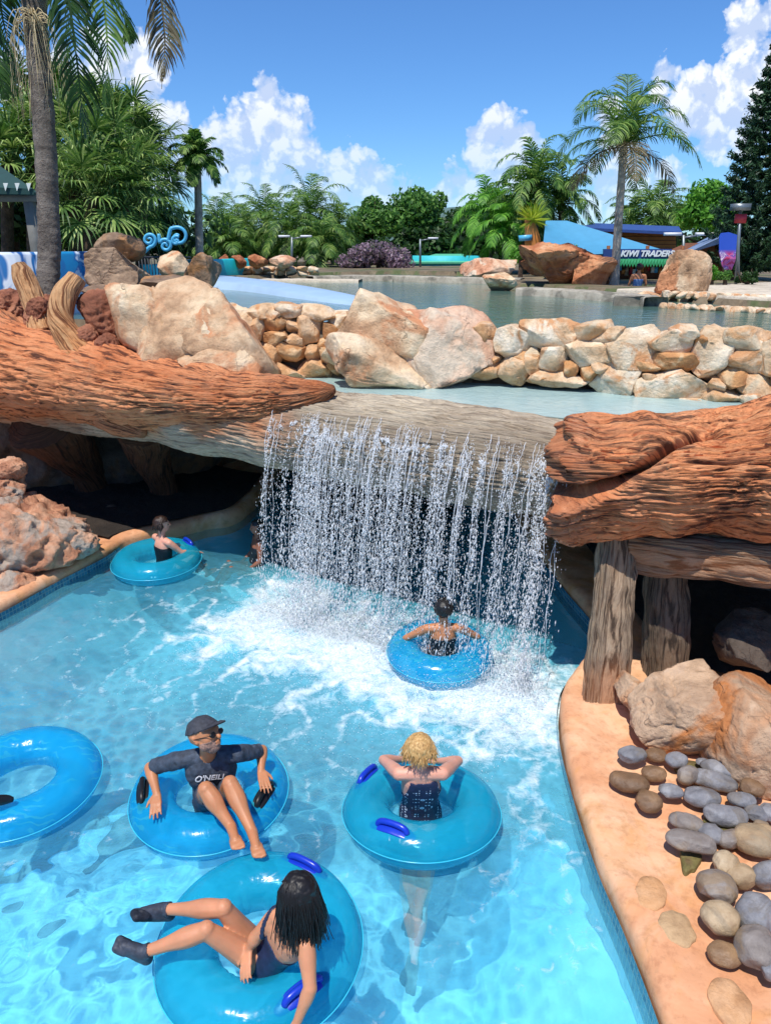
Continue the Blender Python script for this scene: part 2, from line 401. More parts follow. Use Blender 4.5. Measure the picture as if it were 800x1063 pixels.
fo = np.clip(fo, 0, 1)
far = np.exp(-(np.maximum(sd-.9, 0)/2.4)**2-(np.maximum(0, out-.3)/1.6)**2)*(sd > -.6)
wr = 1-np.abs(noise(flow*2.1+fbm(q*1.5, 2, 5)[..., None]*.5, 21))*5.5
fo2 = np.clip(wr, 0, 1)*far*.55
fo = np.clip(fo+fo2, 0, 1)
soft = np.exp(-(np.maximum(sd-.9, 0)/1.1)**2-(out/.8)**2)*(sd > -.8)
milk = np.clip(soft*.52+far*.14+.24+.08*noise(q*1.2, 9), 0, .9)
V = np.stack([X, Y, H], -1).reshape(-1, 3)
# --- water shader
t = NT('river_water'); v = t.coord('Object')
fz = t.attr('foam'); fn = t.noise(v, 11, 6, .66, .6); fn2 = t.noise(v, 55, 3, .6)
fsum = t.math('ADD', fz, t.math('MULTIPLY', t.math('SUBTRACT', fn, .5), 1.7))
fm = t.ramp(fsum, [(.28, (0, 0, 0)), (.55, (.35, .35, .35)), (1.15, (1, 1, 1))])
fm = t.math('MULTIPLY', fm, .9)
rip = t.noise(v, 9, 3, .5, .4)
nm = t.bump(rip, .25, .02)
nm = t.bump(fn2, .12, .01, nm)
refr = t.n('ShaderNodeBsdfRefraction', i_IOR=1.33, i_Roughness=0., i_Color=(.84, .965, .99, 1))
glos = t.n('ShaderNodeBsdfGlossy', i_Roughness=.06, i_Color=(1, 1, 1, 1)); t.set(glos.inputs['Normal'], nm)
fr = t.n('ShaderNodeFresnel', i_IOR=1.33); t.set(fr.inputs['Normal'], nm)
m1 = t.n('ShaderNodeMixShader'); t.set(m1.inputs[0], t.math('MULTIPLY', fr, .38)); t.set(m1.inputs[1], refr); t.set(m1.inputs[2], glos)
trn = t.n('ShaderNodeBsdfTransparent', i_Color=(.80, .96, .99, 1))
m2 = t.n('ShaderNodeMixShader', i_0=.42); t.set(m2.inputs[1], m1); t.set(m2.inputs[2], trn)
fc = t.ramp(fn2, [(.3, C('#cfe6ee')), (.6, C('#f4fafc'))])
fd = t.pr(fc, .55, t.bump(fn, .9, .05, None))
mk_ = t.attr('milk'); mf = t.math('MULTIPLY', mk_, t.math('ADD', .25, t.math('MULTIPLY', fn, .75)))
mlk = t.pr(C('#74d6ee'), .35, t.bump(fn, .5, .03, None))
m4 = t.n('ShaderNodeMixShader'); t.set(m4.inputs[0], mf); t.set(m4.inputs[1], m2); t.set(m4.inputs[2], mlk)
m3 = t.n('ShaderNodeMixShader'); t.set(m3.inputs[0], fm); t.set(m3.inputs[1], m4); t.set(m3.inputs[2], fd)
M['water'] = t.done(m3)
wo = mk('river_water', V, gridfaces(nx, ny), M['water'], origin=(0, 0, 0), attrs={'foam': fo.ravel(), 'milk': milk.ravel()})
tag(wo, 'turquoise lazy river water, white with foam below the fall', kind='structure')
wo.cycles.is_caustics_caster = True
# floor
fx, fy = np.meshgrid(np.linspace(x0-.3, x1+1.6, 60), np.linspace(y0-.6, y1+.3, 60), indexing='ij')
fl = mk('river_bed', np.stack([fx, fy, -1.0+0*fx], -1).reshape(-1, 3), gridfaces(60, 60), M['pool'], origin=(0, 0, 0))
tag(fl, 'pale blue painted river bed', kind='structure'); fl.cycles.is_caustics_receiver = True

# ================================================================= banks and coping
def offset_poly(pts, n):
    S = catmull(np.array([[p[0], p[1], 0, 0] for p in pts]), n)[:, :2]
    T = np.gradient(S, axis=0); T /= np.linalg.norm(T, axis=1)[:, None]
    N = np.stack([T[:, 1], -T[:, 0]], -1)
    for _ in range(6): N[1:-1] = (N[:-2]+N[1:-1]*2+N[2:])/4
    return S, N/np.linalg.norm(N, axis=1)[:, None], np.concatenate([[0], np.cumsum(np.linalg.norm(np.diff(S, axis=0), axis=1))])
def bank(name, pts, sgn, prof, n, mat, lab, seed, wob=.03, fixdir=None):
    S, N, L = offset_poly(pts, n); N = N*sgn
    prof = np.array(prof, float); k = len(prof)
    D = N[:, None]*prof[None, :, :1]
    if fixdir is not None:                          # far inland all rows run the same way
        w_ = sstep(.5, 2.5, prof[:, 0])[None, :, None]
        D = D*(1-w_)+np.array(fixdir)[None, None]*prof[None, :, :1]*w_
    V = np.concatenate([S[:, None]+D, np.repeat(prof[None, :, 1:2], n, 0)], -1)
    d = fbm(V*np.array([1, 1, .6])*1.6, 4, seed)
    V[..., 2] += d*wob*sstep(.0, .15, prof[:, 1])[None]
    V[..., :2] += (N[:, None]*(fbm(V*1.3, 3, seed+5)*.03)[..., None])
    dk = np.repeat(np.clip(1-(prof[:, 1]+.02)/.10, 0, 1)[None], n, 0)
    o = mk(name, V.reshape(-1, 3), gridfaces(n, k), mat, origin=(0, 0, 0), attrs={'wet': dk.ravel()})
    o.cycles.is_caustics_receiver = True
    tag(o, lab, kind='structure'); return S, N, L
def tileband(name, S, N, L, lab, parent=None, lim=9999):
    zs = np.array([-1.02, -.12, -.04, .05, .10]); k = len(zs); outw = np.array([.75, .0, 0, 0, 0])
    V = np.concatenate([(S-N*.012)[:, None]-N[:, None]*outw[None, :, None], np.repeat(zs[None, :, None], len(S), 0)], -1)
    gu = np.repeat(L[:, None], k, 1); gv = np.repeat(zs[None], len(S), 0)
    Fc = gridfaces(len(S), k); F2 = Fc.reshape(len(S)-1, k-1, 4)
    a = mk(name, V.reshape(-1, 3), F2[:lim, 1:].reshape(-1, 4), M['tile'], origin=(0, 0, 0), attrs={'gu': gu.ravel(), 'gv': gv.ravel()})
    tag(a, lab, kind='structure'); a.cycles.is_caustics_receiver = True
    b = mk('river_wall', V.reshape(-1, 3), F2[:, :1].reshape(-1, 4), M['pool'], origin=(0, 0, 0))
    tag(b, 'blue painted river side below the tiles', kind='structure'); b.cycles.is_caustics_receiver = True
EZ = .20
rp = [P(780, 1500, EZ), P(735, 1200, EZ), P(693, 1063, EZ), P(655, 965, EZ), P(622, 890, EZ), P(598, 820, EZ), P(582, 755, EZ), P(583, 712, EZ), P(606, 682, EZ), P(628, 655, EZ)]
rp = [p[:2] for p in rp]+[np.array([2.15, 8.2]), np.array([2.0, 10]), np.array([2.1, 13.5])]
prof = [(0.0, -1.05), (0, -.4), (0, .06), (.0, .12), (.012, .165), (.04, .19), (.09, .2)]+[(.09+.06*i, .2-.004*i) for i in range(1, 12)]+[(.8+.25*i, .16) for i in range(1, 14)]+[(6, .15), (10, .15)]
S, N, L = bank('right_bank', rp, 1, prof, 300, M['coping'], 'salmon pink sculpted concrete edge of the river', 31, .035, fixdir=(1, 0))
tileband('waterline_tiles', S, N, L, 'blue mosaic tiles along the right waterline')
lp = [P(-420, 800, EZ), P(-200, 712, EZ), P(-60, 655, EZ), P(0, 627, EZ), P(62, 594, EZ), P(104, 573, EZ), P(121, 562, EZ)]
lp = [p[:2] for p in lp]+[P(132, 556, EZ)[:2], P(165, 548, EZ)[:2], P(210, 538, EZ)[:2], P(255, 524, EZ)[:2], np.array([-1.9, 13.8])]
S, N, L = bank('left_bank', lp, -1, prof[:16]+[(.75, .19), (1.2, .18), (2.2, .17), (5, .17)], 260, M['coping'], 'salmon pink concrete ledge on the left of the river', 37, .03, fixdir=(-.35, .94))
tileband('waterline_tiles', S, N, L, 'blue mosaic tiles along the left waterline', lim=146)

sl_ = slice(148, 250); e0 = S[sl_]+N[sl_]*.16; e1 = e0+np.array([-3.2, 1.2])  # added sheet over the left ledge, coloured dark for the cave's shade
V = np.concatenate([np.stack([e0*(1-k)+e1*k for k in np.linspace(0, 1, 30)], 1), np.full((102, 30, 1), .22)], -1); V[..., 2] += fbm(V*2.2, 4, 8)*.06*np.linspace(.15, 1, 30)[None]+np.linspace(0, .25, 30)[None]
M['caveshade'] = rockmat('painted_cave_shade', ['#1c1612', '#2c231c', '#3a3028'], 3, None, veins=False)  # near-black colour stands in for shade inside the cave
tag(mk('cave_shade_sheet', V.reshape(-1, 3), gridfaces(102, 30), M['caveshade'], origin=(0, 0, 0)), 'added dark sheet over the left cave ledge, its colour standing for shade', kind='structure')
# ================================================================= upper terrain with the pond
def inpoly(x, y, poly):
    c = np.zeros(x.shape, bool); n = len(poly)
    for i in range(n):
        (xa, ya), (xb, yb) = poly[i], poly[(i+1) % n]
        m_ = ((ya > y) != (yb > y)); xx = (xb-xa)*(y-ya)/(yb-ya+1e-12)+xa; c ^= m_ & (x < xx)
    return c
WL = [(6.5, 7.35), (4.2, 8.15), (2.0, 8.85), (-.35, 9.42), (-2.6, 9.95)]       # line of the retaining wall
ZP = 2.84
pond = [(9, 7.2), (4.2, 8.5), (2, 9.2), (-.35, 9.8), (-2.6, 10.4), (-6, 12.2), (-9.0, 17), (-9.2, 26), (-8.5, 30.5),
        tuple(P(235, 291, ZP)[:2]), tuple(P(400, 284.5, ZP)[:2]), tuple(P(505, 287, ZP)[:2]), tuple(P(515, 298, ZP)[:2]), tuple(P(640, 307, ZP)[:2]), tuple(P(690, 312, ZP)[:2]), tuple(P(745, 317, ZP)[:2]), tuple(P(830, 324, ZP)[:2]), (24, 14)]
g = np.linspace(-34, 34, 240); gy = np.linspace(0, 1, 230)
Xg, Yg = np.meshgrid(g, gy, indexing='ij')
front = np.interp(Xg, [-34, -8, -5, -2.6, -.35, 2, 4.2, 6.5, 34], [13.0, 12.8, 11.6, 10.1, 9.55, 9.0, 8.3, 7.5, 5.0])
Yg = front+(60-front)*Yg**1.4
ip = inpoly(Xg, Yg, pond)
zg = np.where(ip, 2.4, 2.98)+noise(np.stack([Xg, Yg, 0*Xg], -1)*.3, 3)*.04
V = np.stack([Xg, Yg, zg], -1)
skirt = V[:, :1].copy(); skirt[..., 2] = 2.1; V = np.concatenate([skirt, V], 1)
M['earth'] = rockmat('earth', ['#4f4436', '#7b6c56', '#93856c'], .8, '#56603a', bump=.4, veins=False)
tag(mk('upper_ground', V.reshape(-1, 3), gridfaces(240, 231), M['earth'], origin=(0, 0, 0)), 'earth and paving round the upper pond', kind='structure')
gs = mk('ground', [(-1500, 55, 2.9), (1500, 55, 2.9), (1500, 2500, 2.9), (-1500, 2500, 2.9)], [(0, 1, 2, 3)], M['earth'], smooth=False, origin=(0, 0, 2.9)); tag(gs, 'flat ground far behind the trees', kind='structure')
lg = mk('ground', [(-200, -60, -1.6), (200, -60, -1.6), (200, 60, -1.6), (-200, 60, -1.6)], [(0, 1, 2, 3)], M['earth'], smooth=False, origin=(0, 0, -1.6)); tag(lg, 'ground under the river', kind='structure')
po = mk('pond_water', [(x, y, ZP) for x, y in [(13, 6.0), (6.6, 7.55), (4.2, 8.35), (2, 9.05), (-.35, 9.62), (-2.6, 10.2), (-6, 11.8), (-13, 14), (-13, 40), (26, 40), (26, 12)]], [tuple(range(11))], M['pond'], smooth=False, origin=(0, 0, ZP))
tag(po, 'still grey green water of the upper pond', kind='structure')

# ================================================================= cave
M['caveshade'] = rockmat('painted_cave_shade', ['#1c1612', '#2c231c', '#3a3028'], 3, None, veins=False)  # same near-black colour, painting the hollow's shade
def rockwall(name, pts, h0, h1, seed, mat, lean=.3, n=90, k=50, amp=.28):
    S = catmull(np.array([[p[0], p[1], 0, 0] for p in pts]), n)[:, :2]
    T = np.gradient(S, axis=0); T /= np.linalg.norm(T, axis=1)[:, None]; N = np.stack([T[:, 1], -T[:, 0]], -1)
    z = np.linspace(h0, h1, k)
    V = np.concatenate([np.repeat(S[:, None], k, 1), np.repeat(z[None, :, None], n, 0)], -1)
    d = fbm(V*1.1, 5, seed)*amp+(z[None]-h0)*lean/(h1-h0)
    V[..., :2] += N[:, None]*d[..., None]
    o = mk(name, V.reshape(-1, 3), gridfaces(n, k), mat, origin=(0, 0, 0)); return o
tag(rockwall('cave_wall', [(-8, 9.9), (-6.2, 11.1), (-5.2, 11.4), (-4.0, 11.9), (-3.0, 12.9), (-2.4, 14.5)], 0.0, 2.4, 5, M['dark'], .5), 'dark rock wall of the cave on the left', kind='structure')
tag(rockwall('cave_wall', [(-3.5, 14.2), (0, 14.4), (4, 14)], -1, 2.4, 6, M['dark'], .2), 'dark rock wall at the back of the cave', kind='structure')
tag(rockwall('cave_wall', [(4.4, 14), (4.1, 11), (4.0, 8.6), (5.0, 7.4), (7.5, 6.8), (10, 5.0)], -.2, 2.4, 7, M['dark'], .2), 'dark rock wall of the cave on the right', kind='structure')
cf = mk('cave_shade_sheet', [(2.75, 6.25, .235), (3.6, 5.75, .235), (9, 3.9, .235), (9, 13, .235), (2.6, 13, .235)], [(0, 1, 2, 3, 4)], M['caveshade'], smooth=False); tag(cf, 'added dark sheet over the deck behind the posts, painting the shade there', kind='structure')  # sheet added over the deck, shade of the hollow put into its colour
MBr = MB()
top = [(9, 2.9), (6.5, 4.3), (4.2, 5.55), (2.6, 6.45), (.6, 7.6), (-.9, 8.5), (-2.2, 9.3), (-3.8, 10.4), (-5.4, 11.5), (-9, 13.2), (-9, 16), (9, 16)]
n = len(top); vv = [(x, y, 1.72) for x, y in top]+[(x, y, 2.28) for x, y in top]
rf = mk('cave_roof', vv, [tuple(range(n-1, -1, -1)), tuple(range(n, 2*n))]+[(i, (i+1) % n, n+(i+1) % n, n+i) for i in range(n)], M['shelfbed'], smooth=False, origin=(0, 8, 1.6))
tag(rf, 'concrete slab carrying the shallow basin above the cave', kind='structure')
sw = mk('shelf_water', [(x, y, 2.40) for x, y in [(5.2, 5.4), (4.0, 5.9), (2.6, 6.75), (1.9, 7.1), (.65, 7.75), (-.8, 8.65), (-1.6, 9.2), (-2.6, 9.95), (-.35, 9.5), (2, 8.95), (4.2, 8.3), (6, 7.6)]], [tuple(range(12))], None, smooth=False, origin=(0, 8, 2.36))
t = NT('shelf_water'); v = t.coord(); n_ = t.noise(v, 6, 4, .6, .5); n2_ = t.noise(v, 28, 3, .6)
nm = t.bump(n_, .45, .02, t.bump(n2_, .3, .008))
g1 = t.pr(C('#a9c4c2'), .08, nm, IOR=1.33, Transmission_Weight=0.); tr = t.n('ShaderNodeBsdfTransparent', i_Color=(.80, .90, .92, 1))
lw = t.n('ShaderNodeLayerWeight', i_Blend=.35); t.set(lw.inputs['Normal'], nm)
mx = t.n('ShaderNodeMixShader'); t.set(mx.inputs[0], t.math('ADD', t.math('MULTIPLY', lw.outputs['Fresnel'], .5), .45)); t.set(mx.inputs[1], tr); t.set(mx.inputs[2], g1)
sw.data.materials.clear(); sw.data.materials.append(t.done(mx)); tag(sw, 'shallow clear basin behind the trunk that feeds the fall', kind='structure')

# ================================================================= the fallen trunk
def wood(name, pts, nu, nv, mat, seed, parent=None, amp=.03, greyf=None, wetf=None, **k):
    kk = {a: b for a, b in k.items() if a in ('across', 'along', 'big', 'wave')}
    sk = {a: b for a, b in k.items() if a in ('up', 'flat')}
    V, Fc, gu, gv = sweep(pts, nu, nv, barkdisp(seed, amp, **kk), **sk)
    at = {'gu': gu, 'gv': gv, 'grey': np.zeros(len(V)), 'wet': np.zeros(len(V))}
    if greyf is not None: at['grey'] = greyf(V)
    if wetf is not None: at['wet'] = wetf(V)
    return mk(name, V, Fc, mat, parent, attrs=at)
log = empty('fallen_log', (-1.5, 8.7, 1.5))
tag(log, 'huge fallen trunk bridging the river, orange at its root, grey under the waterfall', 'log')
GL = [(1.95, 6.72, 1.96, .49), (.6, 7.43, 2.0, .50), (-.8, 8.26, 2.0, .50), (-1.95, 8.95, 2.05, .52), (-3.6, 10.0, 2.12, .62), (-5.0, 10.95, 2.2, .82), (-7.2, 12.2, 2.3, .95), (-9.5, 13.5, 2.3, 1.0)]
def grey_m(V):
    e = fbm(V*1.4, 4, 3)*.35
    g1 = sstep(-1.6, -.7, V[:, 0]+e*1.5)
    low = sstep(2.0, 1.7, V[:, 2]+e*.6-(V[:, 0]+3)*.10)
    return np.clip(np.maximum(g1, low*.85), 0, 1)
def wet_m(V):
    s = (V[:, :2]-FR)@LD; return sstep(-.1, .3, s)*sstep(LW+.1, LW-.3, s)*sstep(2.45, 2.2, V[:, 2])*.8
wood('trunk', GL, 640, 260, M['log_skin'], 3, log, .024, grey_m, wet_m, across=20, big=.05, wave=.35)
OP = [np.append(Q(-160, 350, 11.4), .62), np.append(Q(-40, 372, 10.6), .66), np.append(Q(70, 392, 9.75), .56), np.append(Q(160, 408, 9.1), .46), np.append(Q(235, 414, 8.6), .36), np.append(Q(300, 413, 8.2), .24), np.append(Q(333, 408, 8.0), .13), np.append(Q(346, 404, 7.93), .05)]
wood('peeling_bark', OP, 420, 200, M['bark_orange'], 8, log, .03, across=22, big=.06, wave=.5)
BR = [np.append(Q(-60, 330, 10.9), .42), np.append(Q(-10, 345, 10.6), .40), np.append(Q(45, 385, 10.0), .34), np.append(Q(110, 430, 9.3), .22), np.append(Q(150, 450, 9.0), .06)]
wood('root_flare', BR, 200, 100, M['bark_orange'], 11, log, .03, across=6)
s1 = wood('branch_stub', [np.append(Q(46, 345, 10.2), .20), np.append(Q(38, 318, 10.3), .16), np.append(Q(25, 288, 10.4), .15), np.append(Q(19, 274, 10.42), .09)], 90, 60, M['stump'], 12, log, .02); s1['label'] = 'pale orange round-topped stub standing up from the root'
s2 = wood('branch_stub', [np.append(Q(104, 388, 9.4), .30), np.append(Q(78, 360, 9.5), .20), np.append(Q(64, 334, 9.6), .145), np.append(Q(67, 308, 9.75), .135), np.append(Q(80, 288, 9.9), .11)], 110, 70, M['stump'], 13, log, .02); s2['label'] = 'curved pale orange stub leaning to the right'
wood('hanging_root', [np.append(Q(150, 440, 10.6), .45), np.append(Q(155, 470, 10.9), .33), np.append(Q(168, 500, 11.2), .22), np.append(Q(178, 540, 11.3), .26)], 90, 60, M['rootshade'], 14, log, .025)
wood('hanging_root', [np.append(Q(50, 435, 10.6), .60), np.append(Q(70, 462, 10.9), .42), np.append(Q(90, 490, 11.2), .26), np.append(Q(100, 530, 11.4), .24)], 90, 60, M['rootshade'], 15, log, .025)

dl = empty('driftwood_log', (2.6, 5.9, 1.6))
tag(dl, 'massive orange driftwood trunk with a deep dark split, resting on the posts at the right', 'log')
def dwet(V): return sstep(1.85, 1.55, V[:, 0])*.6
CX = [(575, 522), (600, 520), (640, 511), (680, 492), (715, 473), (745, 465), (775, 462)]
CX = np.array([Q(px, py, 5.85-.006*(px-575)*.55) for px, py in CX])
bd = barkdisp(21, .040, across=25., along=1.3, big=.10, wave=.5)
def split_disp(gu, ang, V, r):
    d = bd(gu, ang, V, r)
    zc = np.interp(V[..., 0], CX[:, 0], CX[:, 2])+.03*noise(V*3, 5); f = np.clip((CX[-1, 0]-V[..., 0])/(CX[-1, 0]-CX[0, 0]), 0, 1)
    wd_ = .03+.034*f; fr_ = sstep(.1, -.5, np.einsum('...i,i', V-V.mean(1, keepdims=True), np.array([0, 1., 0]))/r)   # camera side
    tail = sstep(-.35, .0, f-.0)*(f > 0)
    d = d-(.16+.30*f)*np.exp(-(np.abs(V[..., 2]-zc)/wd_)**2.4)*fr_*np.minimum(1, f*8)
    d = d+.08*sstep(.0, .16, zc-V[..., 2])*fr_*np.minimum(1, f*4)
    return d
Vd, Fd, gud, gvd = sweep([np.append(Q(590, 499, 6.30), .34), np.append(Q(593, 499, 6.28), .385), np.append(Q(602, 498, 6.22), .405), np.append(Q(625, 497, 6.12), .42), np.append(Q(700, 495, 5.95), .42), np.append(Q(770, 494, 5.78), .45), np.append(Q(850, 494, 5.5), .50), np.append(Q(1000, 494, 4.95), .52)], 620, 420, split_disp, flat=1.27)
Vd[:, 2] += .05
Vd[:, 0] += sstep(1.75, 1.45, Vd[:, 0])*(noise(np.stack([Vd[:, 0]*0, Vd[:, 1]*4, Vd[:, 2]*9], -1), 4)*.12+.03)      # ragged broken end
Vd[:, 0] -= .03*np.exp(-((Vd[:, 2]-1.62)/.16)**2)*sstep(2.0, 1.6, Vd[:, 0])
dlm = mk('trunk', Vd, Fd, M['bark_orange'], dl, attrs={'gu': gud, 'gv': gvd, 'wet': dwet(Vd), 'grey': np.zeros(len(Vd))})
wood('root_end', [np.append(Q(900, 470, 5.2), .45), np.append(Q(1010, 440, 4.9), .5), np.append(Q(1200, 420, 4.4), .4)], 80, 80, M['bark_orange'], 24, dl, .03)
def post(name, base, topp, wdt, thk, seed, mat, parent=None):
    base = np.array(base); topp = np.array(topp); d = topp-base; L_ = np.linalg.norm(d); d = d/L_
    nz, na = 140, 96; u = n3(np.cross(d, [0, -1, 0])); w_ = np.cross(d, u)
    a = np.arange(na)*2*math.pi/na
    ca, sa_ = np.cos(a), np.sin(a); px = np.sign(ca)*np.abs(ca)**.45; py = np.sign(sa_)*np.abs(sa_)**.45
    s = np.linspace(0, L_, nz)
    tp = 1+.10*np.cos(s/L_*3)[:, None]
    V = base+d*s[:, None, None]+u*(px*wdt/2)[None, :, None]*tp[..., None]+w_*(py*thk/2)[None, :, None]
    q_ = np.stack([np.repeat(s[:, None]*1.0, na, 1), np.repeat((px*wdt*8)[None], nz, 0), np.repeat((py*thk*8)[None], nz, 0)], -1)
    nn = noise(q_, seed); g_ = -np.exp(-(nn/.09)**2)*.018-.01*np.exp(-(noise(q_*1.9, seed+1)/.1)**2)+fbm(V*2.3, 3, seed)*.035
    V = V+(u*px[None, :, None]+w_*py[None, :, None])*g_[..., None]
    V[..., 2] += 0
    V2 = np.vstack([V.reshape(-1, 3), base, topp]); n_ = len(V2)-2
    Fc = [tuple(f) for f in gridfaces(nz, na, True)]+[(n_, (j+1) % na, j) for j in range(na)]+[(n_+1, (nz-1)*na+j, (nz-1)*na+(j+1) % na) for j in range(na)]
    gu = np.append(np.repeat(s, na), [0, L_]); gv = np.append(np.tile(a*.3, nz), [0, 0])
    return mk(name, V2, Fc, mat, parent, attrs={'gu': gu, 'gv': gv, 'wet': np.zeros(len(V2)), 'grey': np.zeros(len(V2))})
b1 = P(627, 728, .17); b1[2] = .12
tag(post('wooden_post', b1, Q(641, 553, 6.12), .37, .2, 41, M['post']), 'squared weathered post in front, sunlit and orange at its foot', 'post', 'posts carrying the driftwood trunk')
b2 = P(690, 697, .17); b2[2] = .12
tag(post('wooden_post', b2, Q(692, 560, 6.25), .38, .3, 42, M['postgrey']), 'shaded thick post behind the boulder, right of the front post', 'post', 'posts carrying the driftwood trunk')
tag(post('wooden_beam', Q(655, 572, 6.1), Q(960, 605, 5.0), .36, .26, 43, M['post']), 'dark squared beam lying under the driftwood trunk', 'beam')
# ================================================================= boulders
def B(x0, y0, x1, y1, Y, seed, mat, label, depth=None, **k):
    o = rockpx('boulder', x0, y0, x1, y1, Y, seed, M[mat], depth=depth, **k); tag(o, label, 'boulder'); return o
BG = {'sub': 6}
B(112, 296, 212, 392, 9.8, 101, 'cream', 'upright tan boulder standing left of the tall creased boulder', 1.1, boxy=.6, tilt=.12)
B(138, 288, 262, 398, 9.55, 102, 'cream', 'tall creased cream boulder with rusty stain, left end of the stone wall', 1.2, boxy=.62, tilt=-.16)
B(186, 304, 288, 412, 9.3, 103, 'cream', 'smooth peach boulder with a diagonal crack, touching the stone wall', .9, boxy=.62, cuts=12)
B(184, 350, 278, 416, 9.0, 104, 'cream', 'low angular cream boulder at the foot of the creased ones', .6, boxy=.65)
B(334, 304, 462, 412, 9.45, 105, 'cream', 'pale domed boulder left of centre, above the orange tip of the trunk', 1.2, boxy=.66, tilt=.14)
B(416, 314, 520, 408, 9.22, 106, 'pink', 'pinkish boulder leaning on the pale domed one, where the right stone wall begins', 1.0, boxy=.66, tilt=-.2)
B(332, 352, 450, 416, 8.95, 107, 'cream', 'low sloping cream boulder at the edge of the shallow basin', .6, boxy=.7, tilt=.25)
B(92, 258, 160, 314, 11.8, 108, 'brown', 'large brown boulder with a dark flat face beside the palm trunk', 1.2, boxy=.7, sub=6)
B(102, 242, 150, 272, 11.9, 109, 'brown', 'small tan capstone lying on the brown boulder', .7, boxy=.85)
B(150, 285, 215, 312, 10.9, 110, 'brown', 'flat dark ridge of rock behind the creased boulders', 1.0, boxy=.8, tilt=.1)
B(192, 262, 228, 304, 12.6, 111, 'brown', 'narrow leaning dark rock beside the pale blue slope', .7, boxy=.7, tilt=.35)
B(165, 261, 202, 290, 15.5, 112, 'cream', 'white and tan rock in front of the turquoise slide', .8, boxy=.7)
B(226, 264, 240, 279, 29, 113, 'orange', 'leftmost little orange rock on the far low wall', .7)
B(240, 265, 256, 279, 29, 114, 'orange', 'second little orange rock on the far low wall', .7)
B(258, 264, 278, 279, 29, 115, 'orange', 'third little orange rock, pointed, on the far low wall', .7)
B(279, 265, 308, 279, 29, 116, 'pink', 'longest pale rock at the right end of the far low wall', 1.0)
B(478, 268, 536, 292, 27, 117, 'pink', 'low flat pinkish rock left of the large orange one across the pond', 1.6, boxy=.85)
B(534, 253, 632, 300, 22.2, 118, 'orange', 'large rugged orange rock behind the pond kerb', 2.2, boxy=.75, sub=6, rough=.16, tilt=.08, crack=.09)
B(590, 263, 634, 300, 21.6, 119, 'orange', 'smaller orange rock leaning against the large rugged one', 1.2, boxy=.8, rough=.14)
B(500, 283, 536, 302, 21.2, 120, 'cream', 'small white rock at the left tip of the pond kerb', .9)
B(680, 260, 735, 316, 17.6, 121, 'cream', 'tall dome shaped cream rock in front of the shop', .9, boxy=.7, sub=6, cuts=7, cutlo=.72)
B(652, 302, 692, 318, 17.4, 122, 'cream', 'low white rock at the water in front of the dome shaped one', .6)
B(655, 696, 792, 800, 5.1, 123, 'bould', 'big smooth grey and orange boulder behind the river pebbles', .9, boxy=.66, sub=6, cuts=12)
B(728, 702, 850, 830, 4.85, 124, 'bould', 'cracked pink and grey boulder at the right edge above the pebbles', 1.0, boxy=.8, sub=6, cuts=7)
B(640, 700, 672, 740, 5.45, 125, 'bould', 'small grey rock wedged between the front post and the big boulder', .4)
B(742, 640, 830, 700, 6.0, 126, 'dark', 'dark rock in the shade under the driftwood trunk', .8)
# knobbly volcanic mound
def K(x0, y0, x1, y1, Y, seed, mat, label, depth, **k):
    o = rockpx('rock', x0, y0, x1, y1, Y, seed, M[mat], depth=depth, cuts=4, knob=.10, rough=.14, cutlo=.6, **k); tag(o, label, 'rock'); return o
K(-90, 505, 92, 622, 8.75, 131, 'knob', 'large knobbly pinkish rock mound on the left ledge', 1.5, sub=6, tilt=.28)
K(-60, 478, 30, 560, 9.1, 132, 'knob', 'rough rock at the left edge on top of the knobbly mound', 1.0, sub=6)
K(-12, 474, 28, 500, 9.2, 133, 'knob', 'small knob of rock perched above the mound at the left edge', .4)
K(50, 545, 104, 585, 8.75, 134, 'knob', 'small grey pink rock at the right end of the knobbly mound', .5)
K(-40, 585, 42, 632, 8.1, 135, 'knob', 'low rough rock at the lower left of the mound', .6)
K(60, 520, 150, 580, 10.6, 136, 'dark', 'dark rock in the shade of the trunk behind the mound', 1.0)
K(-30, 300, 36, 350, 10.9, 141, 'redknob', 'reddish crumbly rock left of the round-topped stub', 1.0, sub=6)
K(28, 305, 66, 352, 10.4, 142, 'redknob', 'reddish crumbly rock between the two stubs', .7, sub=6)
K(82, 300, 134, 362, 9.95, 143, 'redknob', 'reddish crumbly rock right of the curved stub, higher one', .6, sub=5)
K(80, 336, 106, 362, 9.6, 144, 'redknob', 'small brown rock hard against the curved stub', .4)
K(98, 345, 126, 372, 9.5, 145, 'redknob', 'small crumbly rock just left of the upright tan boulder', .4)
K(20, 340, 62, 366, 10.1, 146, 'redknob', 'low crumbly rock at the foot of the round-topped stub', .5)
K(86, 296, 122, 314, 10.4, 147, 'brown', 'flat brown slab on top of the crumbly rocks', .6)

